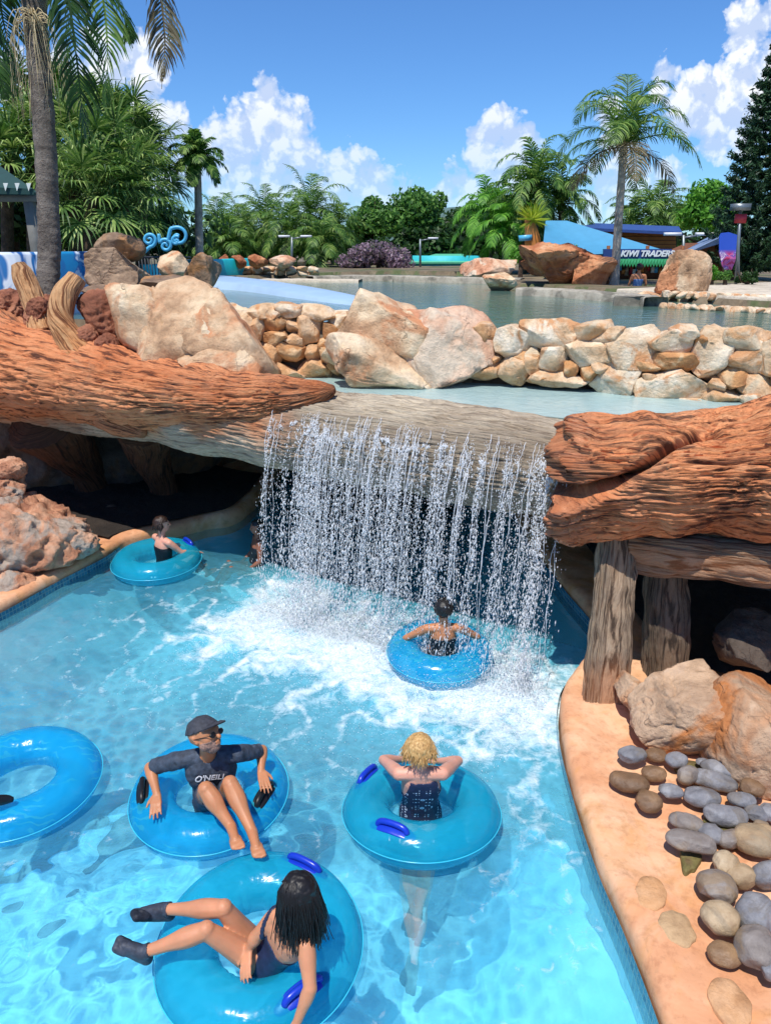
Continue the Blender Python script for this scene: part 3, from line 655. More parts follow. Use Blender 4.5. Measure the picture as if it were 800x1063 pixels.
# ================================================================= rubble stone walls
def wallstones(thing, items, ox, oy, yline, seed0):
    for i, (cx, cy, w_, h_, mt) in enumerate(items):
        px, py = ox+cx/2, oy+cy/2
        Yw = yline(px, py); c = Q(px, py, Yw); m = mpp(c)
        rock('stone', c, (w_/2*m*1.16, .40, h_/2*m*1.20), seed0+i, M[mt], parent=thing, sub=5, cuts=22, boxy=.55, rough=.07, crack=.03, yaw=-.25, tilt=((i*37) % 11-5)*.018, cutlo=.62)
def yr(px, py):                                # wall face: leans back a little with height
    x = (px-400)/F; Y = np.interp(px, [250, 385, 500, 620, 800], [9.75, 9.45, 9.0, 8.55, 7.95])
    return Y+(415-py)/70*.16
RW = [(203,165,60,60,0),(268,170,75,62,1),(340,155,112,62,1),(425,150,82,42,0),(462,160,60,42,1),(510,180,112,82,1),(592,170,86,52,1),(617,150,52,30,1),(672,195,76,102,1),(748,165,88,52,0),(745,198,86,60,1),(795,200,50,72,1),
 (195,200,40,32,2),(230,202,24,20,0),(308,210,34,52,0),(350,208,56,52,1),(420,192,86,52,1),(387,225,36,32,2),(422,235,32,36,2),(535,222,58,24,2),(600,212,84,40,2),(722,242,62,52,2),(768,265,72,62,0),(685,258,34,32,0),
 (205,228,68,42,0),(268,228,76,52,0),(358,245,112,28,1),(480,248,96,72,1),(595,260,146,62,1),(700,285,86,42,0),(768,292,70,34,1),(612,292,104,20,1),(282,205,36,30,2),(330,245,30,20,2),(450,215,40,30,0),(552,245,40,22,0),(655,165,30,30,2),(850,190,80,60,1),(850,250,90,60,0),(830,290,80,40,1),(910,180,70,70,0),(920,250,80,60,1)]
MT = ['stonewarm', 'stonecream', 'stonerust']
t1_ = empty('stone_wall', Q(650, 400, 8.6)); tag(t1_, 'long rubble wall of cream and rust stones holding the pond at the right', 'stone wall')
wallstones(t1_, [(a, b, c, d, MT[e]) for a, b, c, d, e in RW], 400, 270, yr, 300)
t2_ = empty('stone_wall', Q(320, 395, 9.6)); tag(t2_, 'short rubble wall of rusty stones between the creased and the domed boulders', 'stone wall')
LWS = [(532,218,42,62,0),(572,208,62,48,2),(612,214,42,28,0),(648,225,44,58,0),(690,228,46,36,2),(575,242,52,32,2),(615,248,38,32,0),(558,277,54,52,0),(610,274,62,42,2),(652,272,34,32,0),(682,275,32,34,2),(680,252,34,26,2),(590,319,88,48,0),(655,305,62,38,0),(545,190,80,34,1),(598,185,60,30,1),(655,190,84,32,1),(705,205,44,34,1),(500,200,60,50,1),(525,262,36,44,2),(720,262,40,60,2),(700,300,40,36,2),(630,335,60,26,0)]
wallstones(t2_, [(a, b, c, d, MT[e]) for a, b, c, d, e in LWS], 0, 230, lambda px, py: 9.62+(400-py)/70*.16, 360)
def backing(thing, pts, off=.16):
    S = catmull(np.array([[p[0], p[1], 0, 0] for p in pts]), 80)[:, :2]
    zz = np.linspace(2.3, 2.98, 12); V = np.concatenate([np.repeat(S[:, None], 12, 1), np.repeat(zz[None, :, None], 80, 0)], -1)
    V[..., 1] += off+(zz-2.3)[None]*.2+noise(V*4, 8)*.05
    top_ = V[:, -1:].copy(); top_[..., 1] += .45; top_[..., 2] -= .02; V = np.concatenate([V, top_], 1)
    mk('mortar_core', V.reshape(-1, 3), gridfaces(80, 13), M['mortar'], thing)
def wline(a, b, n_=9):
    return [Q(px, 415, yr(px, 415))[:2] for px in np.linspace(a, b, n_)]
backing(t1_, wline(485, 960)); backing(t2_, [Q(px, 400, 9.62)[:2] for px in np.linspace(235, 372, 5)], .12)

# ================================================================= river pebbles on the right bank
M['peb'] = rockmat('grey_pebble', ['#5f6065', '#838387', '#a2a09f'], 5, '#77726e', bump=.25, veins=False, rough=.6)
M['pebp'] = rockmat('mauve_pebble', ['#6a625f', '#898079', '#a39b95'], 3, '#8d7a64', bump=.25, veins=False, rough=.6)
M['pebb'] = rockmat('brown_pebble', ['#5a4532', '#806348', '#a5835e'], 3, None, bump=.3, veins=False, rough=.5)
M['pebt'] = rockmat('tan_pebble', ['#8a6f52', '#b39a78', '#c9b596'], 3, '#9c8a70', bump=.25, veins=False, rough=.6)
PB = [(318,82,92,66,-8,'p','pale grey round pebble at the top left corner of the heap'),(401,70,70,56,10,'b','small brown pebble next to the top left grey one'),(395,134,80,62,5,'b','reddish brown wet pebble under the two top ones'),
(468,98,70,62,-10,'g','round grey pebble in the top row'),(308,172,128,84,20,'b','large flat tan brown pebble at the left of the heap'),(375,236,88,86,55,'b','pointed split brown stone beside the large flat brown pebble'),
(452,206,80,56,15,'g','small oval grey pebble right of the split brown stone'),(510,146,62,84,60,'m','dark mauve pebble leaning under the long slabs'),(598,160,150,72,24,'g','long pale grey slab pebble near the boulder, lower of the two'),
(632,130,142,60,24,'g','long blue grey slab pebble touching the boulder'),(560,222,118,82,14,'g','plump grey pebble below the long slabs'),(642,284,140,84,8,'g','big smooth oval grey pebble in the middle of the heap'),
(696,236,92,58,8,'g','small light grey pebble above the big oval one'),(505,304,110,70,20,'m','pinkish grey pebble leaning at the left of the middle'),(592,346,80,78,0,'g','round pitted grey pebble in the middle'),
(518,386,158,82,18,'m','long dark brown grey pebble with its shaded side down'),(655,366,60,84,70,'m','small mauve pebble behind the round pitted one'),(738,380,128,122,25,'t','large tan grey pebble near the right edge, half way up'),
(640,462,84,90,40,'t','tan pebble partly under the pale one'),(688,498,76,108,80,'t','pale buff egg shaped pebble'),(610,538,124,120,0,'m','large round mauve pebble at the left of the lower heap'),
(622,656,126,116,5,'t','blocky pinkish tan stone below the round mauve one'),(636,762,106,88,15,'b','small yellowish brown pebble near the crack at the bottom'),(745,640,128,150,40,'g','long dark grey pebble sloping at the right edge'),
(742,762,136,150,30,'m','large smooth grey mauve pebble at the bottom of the heap'),(790,500,76,130,75,'g','grey pebble cut by the right edge, beside the buff one'),(748,270,76,66,30,'g','grey pebble right of the big oval one'),
(732,196,76,70,20,'b','dark brown pebble in the gap by the boulder'),(790,270,60,70,0,'g','rounded grey pebble at the right edge under the boulder'),(765,330,88,60,20,'t','light brown pebble behind the large tan grey one'),
(560,98,40,34,0,'g','smallest grey chip by the boulder crack'),(800,400,60,60,0,'t','tan pebble at the very right edge, half way up'),(815,640,80,90,10,'m','mauve pebble mostly outside the right edge'),(810,830,60,110,70,'g','dark grey pebble at the lower right corner'),
(765,300,50,34,0,'m','tiny mauve pebble wedged behind the light brown one'),(655,420,60,34,0,'m','thin mauve pebble under the small mauve one')]
for i, (cx, cy, w_, h_, an, mt, lab) in enumerate(PB):
    px, py = 560+cx*.3, 763+cy*.3; c = P(px, py, .24); m = mpp(c)
    el = math.atan2(CH-c[2], c[1]); hh = h_*.3*m*.78; wd = w_*.3*m
    lift = .0 if i % 3 else .03
    o = rock('pebble', (c[0], c[1], .20+hh*.42+lift), (wd*1.06, h_*.3*m*1.06, hh*.92), 500+i, M[{'p': 'peb', 'g': 'peb', 'b': 'pebb', 'm': 'pebp', 't': 'pebt'}[mt]], sub=4, cuts=6, boxy=.9, rough=.075, crack=0, yaw=-R(an), cutlo=.86)
    tag(o, lab, 'pebble', 'river pebbles heaped on the right bank')
# inlaid flat stones and moss patch in the coping
M['inlay'] = rockmat('inlay_stone', ['#c08a58', '#d09e70', '#d9ae86'], 3, None, bump=.3, veins=False)
M['inlay2'] = rockmat('inlay_grey', ['#b08d66', '#c7a57c', '#a89274'], 3, None, bump=.3, veins=False)
M['moss'] = rockmat('moss', ['#4a4424', '#6e6638', '#8d7c50'], 6, '#6d5a3a', bump=.5, veins=False)
def flat(px, py, w_, h_, an, mt, seed, lab, name='inlaid_stone', cat='paving stone', kind=None, z=.2):
    c = P(px, py, z); m = mpp(c)
    n_ = 40; a = np.arange(n_)*2*math.pi/n_
    rr = 1+.16*noise(np.stack([np.cos(a)*1.4, np.sin(a)*1.4, 0*a], -1), seed)*1.6
    x = np.cos(a)*w_/2*m*rr; y = np.sin(a)*h_/2*m*rr*1.25
    ca, sa_ = math.cos(-R(an)), math.sin(-R(an)); xy = np.stack([x*ca-y*sa_, x*sa_+y*ca], -1)
    rings = [(1.0, -.05), (1.0, .004), (.95, .012), (.6, .015), (.0001, .016)]
    V = np.concatenate([np.concatenate([xy*s+c[:2], np.full((n_, 1), z+h)], 1) for s, h in rings])
    V[:, 2] += noise(V*7, seed)*.008
    o = mk(name, V, gridfaces(len(rings), n_, True), M[mt]); tag(o, lab, cat, kind=kind); return o
flat(675, 928, 34, 34, 20, 'inlay', 1, 'ochre flat stone set in the pink coping, upper one')
flat(757, 1040, 44, 44, 10, 'inlay', 2, 'larger ochre flat stone set in the coping at the bottom')
flat(702, 964, 34, 34, 0, 'inlay2', 3, 'pale oval stone set in the coping between the ochre ones')
for i, (px, py, a, b) in enumerate([(716, 890, 20, 34), (722, 800, 50, 20), (752, 860, 50, 40)]):
    flat(px, py, a, b, 30, 'moss', 20+i, 'green brown moss and damp grit between the pebbles', 'moss', None, 'stuff', z=.182)

# ================================================================= swim tubes
def tubemat(name, col, doodle=False):
    t = NT(name); v = t.coord('Object', rand=True); c = C(col)
    if doodle:
        n_ = t.n('ShaderNodeTexNoise', i_Vector=v, i_Scale=3.2, i_Detail=1.); wv = t.n('ShaderNodeTexWave', wave_type='RINGS', i_Scale=5.5, i_Distortion=9., i_Detail=1.5)
        t.set(wv.inputs['Vector'], v); wv.inputs['Detail Scale'].default_value = 1.6
        ln = t.ramp(wv.outputs[1], [(.78, (0, 0, 0)), (.86, (1, 1, 1))]); ms = t.ramp(n_.outputs[0], [(.50, (0, 0, 0)), (.54, (1, 1, 1))])
        c = t.mixc(t.math('MULTIPLY', t.math('MULTIPLY', ln, ms), .55), c, C('#49d3e0'))
    wr = t.noise(v, 5, 3, .5, .6); fine = t.noise(v, 30, 2)
    wv2 = t.n('ShaderNodeTexWave', i_Scale=9., i_Distortion=3.); t.set(wv2.inputs['Vector'], v)
    nm = t.bump(wr, .5, .04); nm = t.bump(fine, .08, .004, nm)
    p = t.pr(c, .2, nm, Coat_Weight=.35, Coat_Roughness=.12, IOR=1.42)
    tr = t.n('ShaderNodeBsdfTranslucent'); t.set(tr.inputs[0], c)
    tp = t.n('ShaderNodeBsdfTransparent', i_Color=(.55, .90, .97, 1))
    a = t.n('ShaderNodeMixShader', i_0=.30); t.set(a.inputs[1], p); t.set(a.inputs[2], tr)
    b = t.n('ShaderNodeMixShader', i_0=.44); t.set(b.inputs[1], a); t.set(b.inputs[2], tp)
    return t.done(b)
M['tubeA'] = tubemat('vinyl_blue', '#20b8d6'); M['tubeB'] = tubemat('vinyl_blue_printed', '#16b4ea', True)
M['seam'] = plain('welded_seam', '#3cbfda', .25, .05, 6, .05); M['handle'] = plain('handle_blue', '#1638b8', .3, .06); M['black'] = plain('black_rubber', '#121316', .45)
def tube(c, Rr, r, tilt, azi, mat, lab, handles=(), hmat='handle', sq=.88):
    """inflated ring; tilt (rad) about the horizontal axis with direction azi; handles: angles round the ring"""
    nu, nv = 128, 40; a = np.arange(nu)*2*math.pi/nu; b = np.arange(nv)*2*math.pi/nv
    A, Bb = np.meshgrid(a, b, indexing='ij')
    pk = 1+(.014*np.cos(A*22+2*np.sin(A*3))+.010*np.cos(A*37))*np.exp(-((Bb-math.pi)/.75)**2)+.004*np.cos(A*3+Bb)           # puckers at the inner seam
    rr = r*pk
    V = np.stack([(Rr+rr*np.cos(Bb))*np.cos(A), (Rr+rr*np.cos(Bb))*np.sin(A), rr*sq*np.sin(Bb)], -1)
    V[..., :2] *= 1+.012*noise(V*2.1, 5)[..., None]
    seam = np.exp(-(((Bb) % (2*math.pi)-.0)/.07)**2)+np.exp(-(((Bb)-2*math.pi)/.07)**2); V[..., :2] *= (1+.012*seam)[..., None]
    ax = Vector((math.cos(azi), math.sin(azi), 0)); RM = np.array(Matrix.Rotation(tilt, 3, ax))
    rt = empty('swim_tube', c); tag(rt, lab, 'swim tube', 'inflatable swim tubes on the river')
    mk('ring', (V.reshape(-1, 3)@RM.T)+np.array(c), np.vstack([gridfaces(nu, nv, True), np.array([[(nu-1)*nv+j, (nu-1)*nv+(j+1) % nv, (j+1) % nv, j] for j in range(nv)])]), M[mat], rt)
    th_ = np.linspace(0, 2*math.pi, 121); se = np.stack([(Rr+r+.004)*np.cos(th_), (Rr+r+.004)*np.sin(th_), 0*th_], -1); se[:, :2] *= 1.011; se = se@RM.T+np.array(c)
    Vs0, Fs0, _, _ = sweep([np.append(q_, .0038) for q_ in se], 240, 6, cap=False, up=(0, 0, 1)); mk('seam', Vs0, Fs0, M['seam'], rt)
    for h in handles:
        d = np.array([math.cos(h), math.sin(h), 0]); tn = np.array([-d[1], d[0], 0]); up = np.array([0, 0, 1.])
        pts = []
        for s_, z_ in ((-.11, -.01), (-.10, .012), (-.07, .028), (0, .034), (.07, .028), (.10, .012), (.11, -.01)):
            th = R(70); p = d*(Rr+r*math.cos(th))+up*(r*sq*math.sin(th)+z_)+tn*s_; pts.append(np.append(p@RM.T+np.array(c), .021))
        Vh, Fh, _, _ = sweep(pts, 30, 12, up=tuple(d@RM.T)); ho = mk('handle', Vh, Fh, M[hmat], rt)
        pts = []
        for s_, r2 in ((-.17, .004), (-.155, .028), (-.08, .046), (0, .05), (.08, .046), (.155, .028), (.17, .004)):
            th = R(70); p = d*(Rr+r*math.cos(th))+up*(r*sq*math.sin(th)-abs(s_)**2*1.1+.0)+tn*s_; pts.append(np.append(p@RM.T+np.array(c), r2))
        ndir = n3((d*math.cos(R(70))+up*math.sin(R(70)))@RM.T); Vp, Fp, _, _ = sweep(pts, 30, 16, up=tuple(ndir)); ctr = np.array([q_[:3] for q_ in pts]).mean(0); hgt_ = (Vp-ctr)@ndir; base_ = np.interp((Vp-ctr)@(tn@RM.T), [(np.array(q_[:3])-ctr)@(tn@RM.T) for q_ in pts], [(np.array(q_[:3])-ctr)@ndir for q_ in pts]); Vp = Vp-ndir*((hgt_-base_)*.82)[:, None]; mk('handle_plate', Vp, Fp, M[hmat], rt)
        for s_ in ():
            pl_ = MB()
            th = R(72); p = d*(Rr+(r+.003)*math.cos(th))+up*((r+.003)*sq*math.sin(th))+tn*s_; p = p@RM.T+np.array(c); nn_ = n3((d*math.cos(th)+up*math.sin(th))@RM.T)
            pl_.rod(p-nn_*.01, p+nn_*.004, .034, n=16); pl_.build('handle_patch', M[hmat], ho)
    return rt
T1 = P(270, 978, .12); tube(T1, .42, .178, R(5), 0, 'tubeA', 'clear blue tube carrying the dark haired woman at the bottom', (R(62), R(-52)))
T2 = P(218, 822, .11); tube(T2, .415, .165, R(4), 0, 'tubeB', 'printed blue tube carrying the man in a cap', (R(-20), R(195)), 'black')
T3 = P(437, 840, .12); tube(T3, .40, .168, R(-7), 0, 'tubeA', 'clear blue tube with the fair haired woman seen from behind', (R(150), R(-118)))
T4 = P(22, 812, .11); tube(T4, .42, .165, R(3), 0, 'tubeB', 'printed blue tube cut by the left edge, showing its empty hole', (R(-150),), 'black')
T5 = P(163, 582, .12); tube(T5, .40, .165, R(2), 0, 'tubeA', 'blue tube by the left ledge in front of the cave', (R(40),))
T6 = P(456, 676, .14); tube(T6, .36, .165, R(3), 0, 'tubeB', 'blue tube under the curtain of falling water', ())
# ================================================================= waterfall
t = NT('falling_water'); 
p = t.pr((.97, .98, 1, 1), .25, None, IOR=1.33)
tr = t.n('ShaderNodeBsdfTranslucent', i_Color=(.98, .99, 1, 1)); mx = t.n('ShaderNodeMixShader', i_0=.5); t.set(mx.inputs[1], p); t.set(mx.inputs[2], tr)
M['drops'] = t.done(mx)
rs = np.random.RandomState(5)
OV = np.array([[1, 0, 0], [-1, 0, 0], [0, 1, 0], [0, -1, 0], [0, 0, 1], [0, 0, -1]], float)
OF = np.array([[0, 2, 4], [2, 1, 4], [1, 3, 4], [3, 0, 4], [2, 0, 5], [1, 2, 5], [3, 1, 5], [0, 3, 5]])
def drops(name, Pos, Sz, Dir, El, lab, kind='stuff'):
    n_ = len(Pos); Dir = Dir/np.linalg.norm(Dir, axis=1)[:, None]
    A = np.cross(Dir, rs.normal(size=(n_, 3))); A /= np.linalg.norm(A, axis=1)[:, None]; Bv = np.cross(Dir, A)
    V = Pos[:, None]+Sz[:, None, None]*(OV[None, :, :1]*A[:, None]+OV[None, :, 1:2]*Bv[:, None]+OV[None, :, 2:]*Dir[:, None]*El[:, None, None])
    Fc = (OF[None]+np.arange(n_)[:, None, None]*6).reshape(-1, 3)
    o = mk(name, V.reshape(-1, 3), Fc, M['drops'], origin=(0, 7, 0)); tag(o, lab, kind=kind); return o
# trunk surface under the fall: axis from GL, lip angle
ax = catmull(GL[:4], 200)
def axis_at(s):                    # s metres along the fall from its right end
    pt = FR+LD*s-LN*.5; return ax[np.argmin(((ax[:, :2]-pt)**2).sum(-1))]
G = 9.8
nstream = 165
env = lambda u: .45+.55*np.clip(np.sin(u*9.3)+.4*np.sin(u*23+1), -.5, 1)
S0 = []
while len(S0) < nstream:
    u = rs.uniform(0, 1)
    dens = 1.0 if (u > .42 and u < .86) else (.85 if u < .25 else .42)
    if .86 < u < .93: dens = .12
    if rs.uniform() < dens*(.7+.3*abs(math.sin(u*31))): S0.append(u)
Pp, Zz, Dd, Ee = [], [], [], []
for u in S0:
    s = u*LW; A_ = axis_at(s); r_ = A_[3]
    v0 = rs.uniform(.35, .75); lip = R(rs.uniform(-8, 22)); wgt = rs.uniform(.3, 1.15)**1.5
    # film running over the front of the trunk
    top = R(rs.uniform(12, 46)); nf = int(40*wgt); th = np.linspace(top, lip, nf)+rs.normal(size=nf)*.02
    wob = s+np.cumsum(rs.normal(size=nf))*.006+rs.normal(size=nf)*.012
    base = FR[None]+LD[None]*wob[:, None]-LN[None]*.5
    pos = np.concatenate([base+LN[None]*(.5-r_*0+0)*0+LN[None]*((r_+.012)*np.cos(th))[:, None]+LN[None]*(0), (A_[2]+(r_+.012)*np.sin(th))[:, None]], 1)
    Pp.append(pos); Zz.append(rs.uniform(.003, .0065, nf)*np.sqrt(wgt)*np.linspace(.5, 1.1, nf)); Dd.append(np.stack([LN[0]*np.sin(th), LN[1]*np.sin(th), -np.cos(th)], -1)); Ee.append(rs.uniform(1.5, 4, nf))
    # free fall
    p0 = np.append(FR+LD*(wob[-1])-LN*.5+LN*(r_+.015)*math.cos(lip), A_[2]+(r_+.015)*math.sin(lip))
    T_ = math.sqrt(2*max(.2, p0[2])/G+(.5/G)**2); nd = int(330*wgt)
    tt = T_*np.sqrt(rs.uniform(0.0, 1, nd)) if rs.uniform() < .5 else T_*rs.uniform(0, 1, nd)**.75
    fall = .4*tt+.5*G*tt*tt; fall = fall*(p0[2]/(.4*T_+.5*G*T_*T_))
    fr_ = fall/p0[2]; sp_ = (.007+.030*fr_)*rs.choice([1, 1, 1, 2.2], nd)
    phase = rs.uniform(0, 6); lat = np.sin(fall*rs.uniform(5, 9)+phase)*.012*(1+fr_)+rs.normal(size=nd)*sp_
    xy = p0[None, :2]+LN[None]*(v0*tt+rs.normal(size=nd)*sp_*.9)[:, None]+LD[None]*(lat)[:, None]
    Pp.append(np.concatenate([xy, (p0[2]-fall)[:, None]], 1)); Zz.append(rs.uniform(.0012, .0044, nd)*(.75+.3*wgt)*rs.choice([1, 1, 1, 1.6], nd)); 
    vz = -.4-G*tt; Dd.append(np.stack([LN[0]*v0+rs.normal(size=nd)*.25, LN[1]*v0+rs.normal(size=nd)*.25, vz], -1)); Ee.append(rs.uniform(1.0, 3.0, nd)*(1+1.6*fr_))
wf = drops('waterfall', np.concatenate(Pp), np.concatenate(Zz), np.concatenate(Dd), np.concatenate(Ee), 'curtain of white water strings falling from the grey trunk')
# thin unbroken threads in the upper part of the fall
mbt = MB()
for u in S0[::2]:
    for rep in range(1):
        s = u*LW+rs.normal()*.02; A_ = axis_at(s); r_ = A_[3]; lip = R(rs.uniform(-5, 25)); v0 = rs.uniform(.4, .7)
        p0 = np.append(FR+LD*s-LN*.5+LN*(r_+.012)*math.cos(lip), A_[2]+(r_+.012)*math.sin(lip)); Ls = rs.uniform(.25, 1.1)*p0[2]; pts = []
        for a_ in np.linspace(.35, 0, 6): th = lip+a_; pts.append(np.append(np.append(FR+LD*(s+rs.normal()*.006)-LN*.5+LN*(r_+.01)*math.cos(th), A_[2]+(r_+.01)*math.sin(th)), rs.uniform(.001, .004)))
        ph = rs.uniform(0, 6); fq = rs.uniform(5, 10)
        for h_ in np.linspace(.06, Ls, 16): tt_ = (-.4+math.sqrt(.16+2*G*h_))/G; xy_ = p0[:2]+LN*v0*tt_+LD*(math.sin(h_*fq+ph)*.014+rs.normal()*.004); pts.append(np.append(np.append(xy_, p0[2]-h_), max(.001, rs.uniform(.0008, .0045)*(1-.5*h_/Ls))))
        V, Fc, _, _ = sweep(pts, 60, 4, up=(0, 1, .05)); mbt.add(V, Fc)
tag(mbt.build('waterfall', M['drops'], origin=(0, 7, 0)), 'thin unbroken threads of the falling water', kind='stuff')
# splash
n_ = 34000; s = rs.uniform(-.1, LW+.1, n_); d = rs.gamma(2.0, .26, n_)-.15; hgt = rs.exponential(.10, n_)*np.exp(-d*.7)
xy = FR[None]+LD[None]*s[:, None]+LN[None]*(d+.25)[:, None]
pos = np.concatenate([xy, (hgt+.005)[:, None]], 1)
drops('splash', pos, rs.uniform(.0013, .0042, n_), rs.normal(size=(n_, 3))+[0, 0, 1], rs.uniform(.8, 1.8, n_), 'spray of fine droplets above the foam at the foot of the fall')
# ================================================================= people
def skinmat(name, col, r=.5):
    t = NT(name); v = t.coord(); n = t.noise(v, 7, 4, .6); c = C(col)
    cc = t.ramp(n, [(.3, tuple(x*.88 for x in c[:3])), (.7, tuple(min(1, x*1.08) for x in c[:3]))])
    return t.done(t.pr(cc, r, t.bump(t.noise(v, 60, 3), .12, .003), Subsurface_Weight=.12, Subsurface_Scale=.02, Specular_IOR_Level=.4))
M['skin1'] = skinmat('skin_tanned', '#bd7f58'); M['skin2'] = skinmat('skin_light', '#c98a66'); M['skin3'] = skinmat('skin_pink', '#d99c84'); M['skin4'] = skinmat('skin_deep', '#8c5a44')
def seg(a, b, ra, rb, step=.22, bulge=0, bp=.3):
    a = np.array(a, float); b = np.array(b, float); L_ = np.linalg.norm(b-a); n = max(2, int(L_/(min(ra, rb)*step))+1); t_ = np.linspace(0, 1, n)
    r = ra+(rb-ra)*t_+bulge*np.exp(-((t_-bp)/.22)**2)
    return np.concatenate([a+(b-a)*t_[:, None], r[:, None]], 1)
SV, SF = ICO[2]
def blob(balls, voxel, smooth=3):
    """union of many balls -> one continuous skin (voxel remesh), then smoothed"""
    balls = np.concatenate(balls); n = len(balls)
    V = (balls[:, None, :3]+SV[None]*balls[:, None, 3:4]).reshape(-1, 3); Fc = (SF[None]+np.arange(n)[:, None, None]*len(SV)).reshape(-1, 3)
    c = V.mean(0); me = bpy.data.meshes.new('tmp'); me.from_pydata((V-c).tolist(), [], Fc.tolist()); o = bpy.data.objects.new('tmp', me); COL.objects.link(o)
    rm = o.modifiers.new('r', 'REMESH'); rm.mode = 'VOXEL'; rm.voxel_size = voxel
    dg = bpy.context.evaluated_depsgraph_get(); ev = o.evaluated_get(dg); m2 = ev.to_mesh()
    W = np.zeros(len(m2.vertices)*3); m2.vertices.foreach_get('co', W); W = W.reshape(-1, 3)+c
    q = np.array([list(p.vertices) for p in m2.polygons]); ev.to_mesh_clear(); bpy.data.objects.remove(o); bpy.data.meshes.remove(me)
    e = np.concatenate([q[:, [i, (i+1) % 4]] for i in range(4)])
    for _ in range(smooth):
        s = np.zeros_like(W); k = np.zeros(len(W)); np.add.at(s, e[:, 0], W[e[:, 1]]); np.add.at(k, e[:, 0], 1); np.add.at(s, e[:, 1], W[e[:, 0]]); np.add.at(k, e[:, 1], 1)
        W = W*.5+s/np.maximum(k, 1)[:, None]*.5
    return W, q
def vnormals(W, q):
    n = np.cross(W[q[:, 2]]-W[q[:, 0]], W[q[:, 3]]-W[q[:, 1]]); N = np.zeros_like(W)
    for i in range(4): np.add.at(N, q[:, i], n)
    return N/(np.linalg.norm(N, axis=1)[:, None]+1e-9)
def hand(wr, d, nrm, s=1., curl=.35, thumb=1):
    """palm and five fingers: wrist, pointing direction, back-of-hand normal, thumb side"""
    d = n3(d); nrm = n3(np.array(nrm)-d*np.dot(nrm, d)); lat = np.cross(d, nrm)*thumb; o = []
    for k, l in enumerate((-.030, -.011, .009, .028)):
        kn = wr+d*(.085-.004*abs(k-1))*s+lat*l*s
        o.append(seg(wr+lat*l*.5*s+d*.01, kn, .016*s, .0125*s, .3))
        p = kn; dd = d+lat*(l*3.5)
        for L_, r_, cu in ((.042, .0095, curl*.6), (.027, .0085, curl), (.021, .0075, curl*1.2)):
            dd = n3(dd-nrm*cu*.55); L2 = L_*(1, 1.08, 1.0, .82)[3-k if thumb > 0 else 3-k]*s; p2 = p+dd*L2; o.append(seg(p, p2, r_*s, r_*.93*s, .35)); p = p2
    b = wr+d*.022*s+lat*.024*s; dd = n3(d*.75+lat*.75-nrm*.2); p2 = b+dd*.042*s; o.append(seg(b, p2, .0155*s, .011*s, .3)); p3 = p2+n3(d*.95+lat*.35-nrm*.2)*.03*s; o.append(seg(p2, p3, .0105*s, .0085*s, .3))
    return o
def foot(an, toe, up, s=1., bare=True):
    d = n3(np.array(toe)-an); up = n3(np.array(up)-d*np.dot(up, d)); lat = np.cross(d, up); L_ = np.linalg.norm(np.array(toe)-an)
    h = an-d*.045*s-up*.035*s; o = [seg(an, h, .036*s, .032*s, .3), seg(h, an+d*L_*.55-up*.03*s, .031*s, .033*s, .3), seg(an, an+d*L_*.6-up*.015*s, .036*s, .026*s, .3)]
    for k, l in enumerate((-.026, -.009, .008, .024)):
        o.append(seg(an+d*L_*.5-up*.03*s+lat*l*s*.8, an+d*L_*(.80)-up*.03*s+lat*l*s, .021*s, .017*s, .3))
    if bare:
        for k, (l, L2, r_) in enumerate(((-.034, .96, .013), (-.014, .98, .0095), (.001, .95, .009), (.015, .91, .0085), (.029, .86, .008))):
            o.append(seg(an+d*L_*.78-up*.03*s+lat*l*s, an+d*L_*L2-up*.034*s+lat*l*s, r_*s, r_*s, .35))
    return o
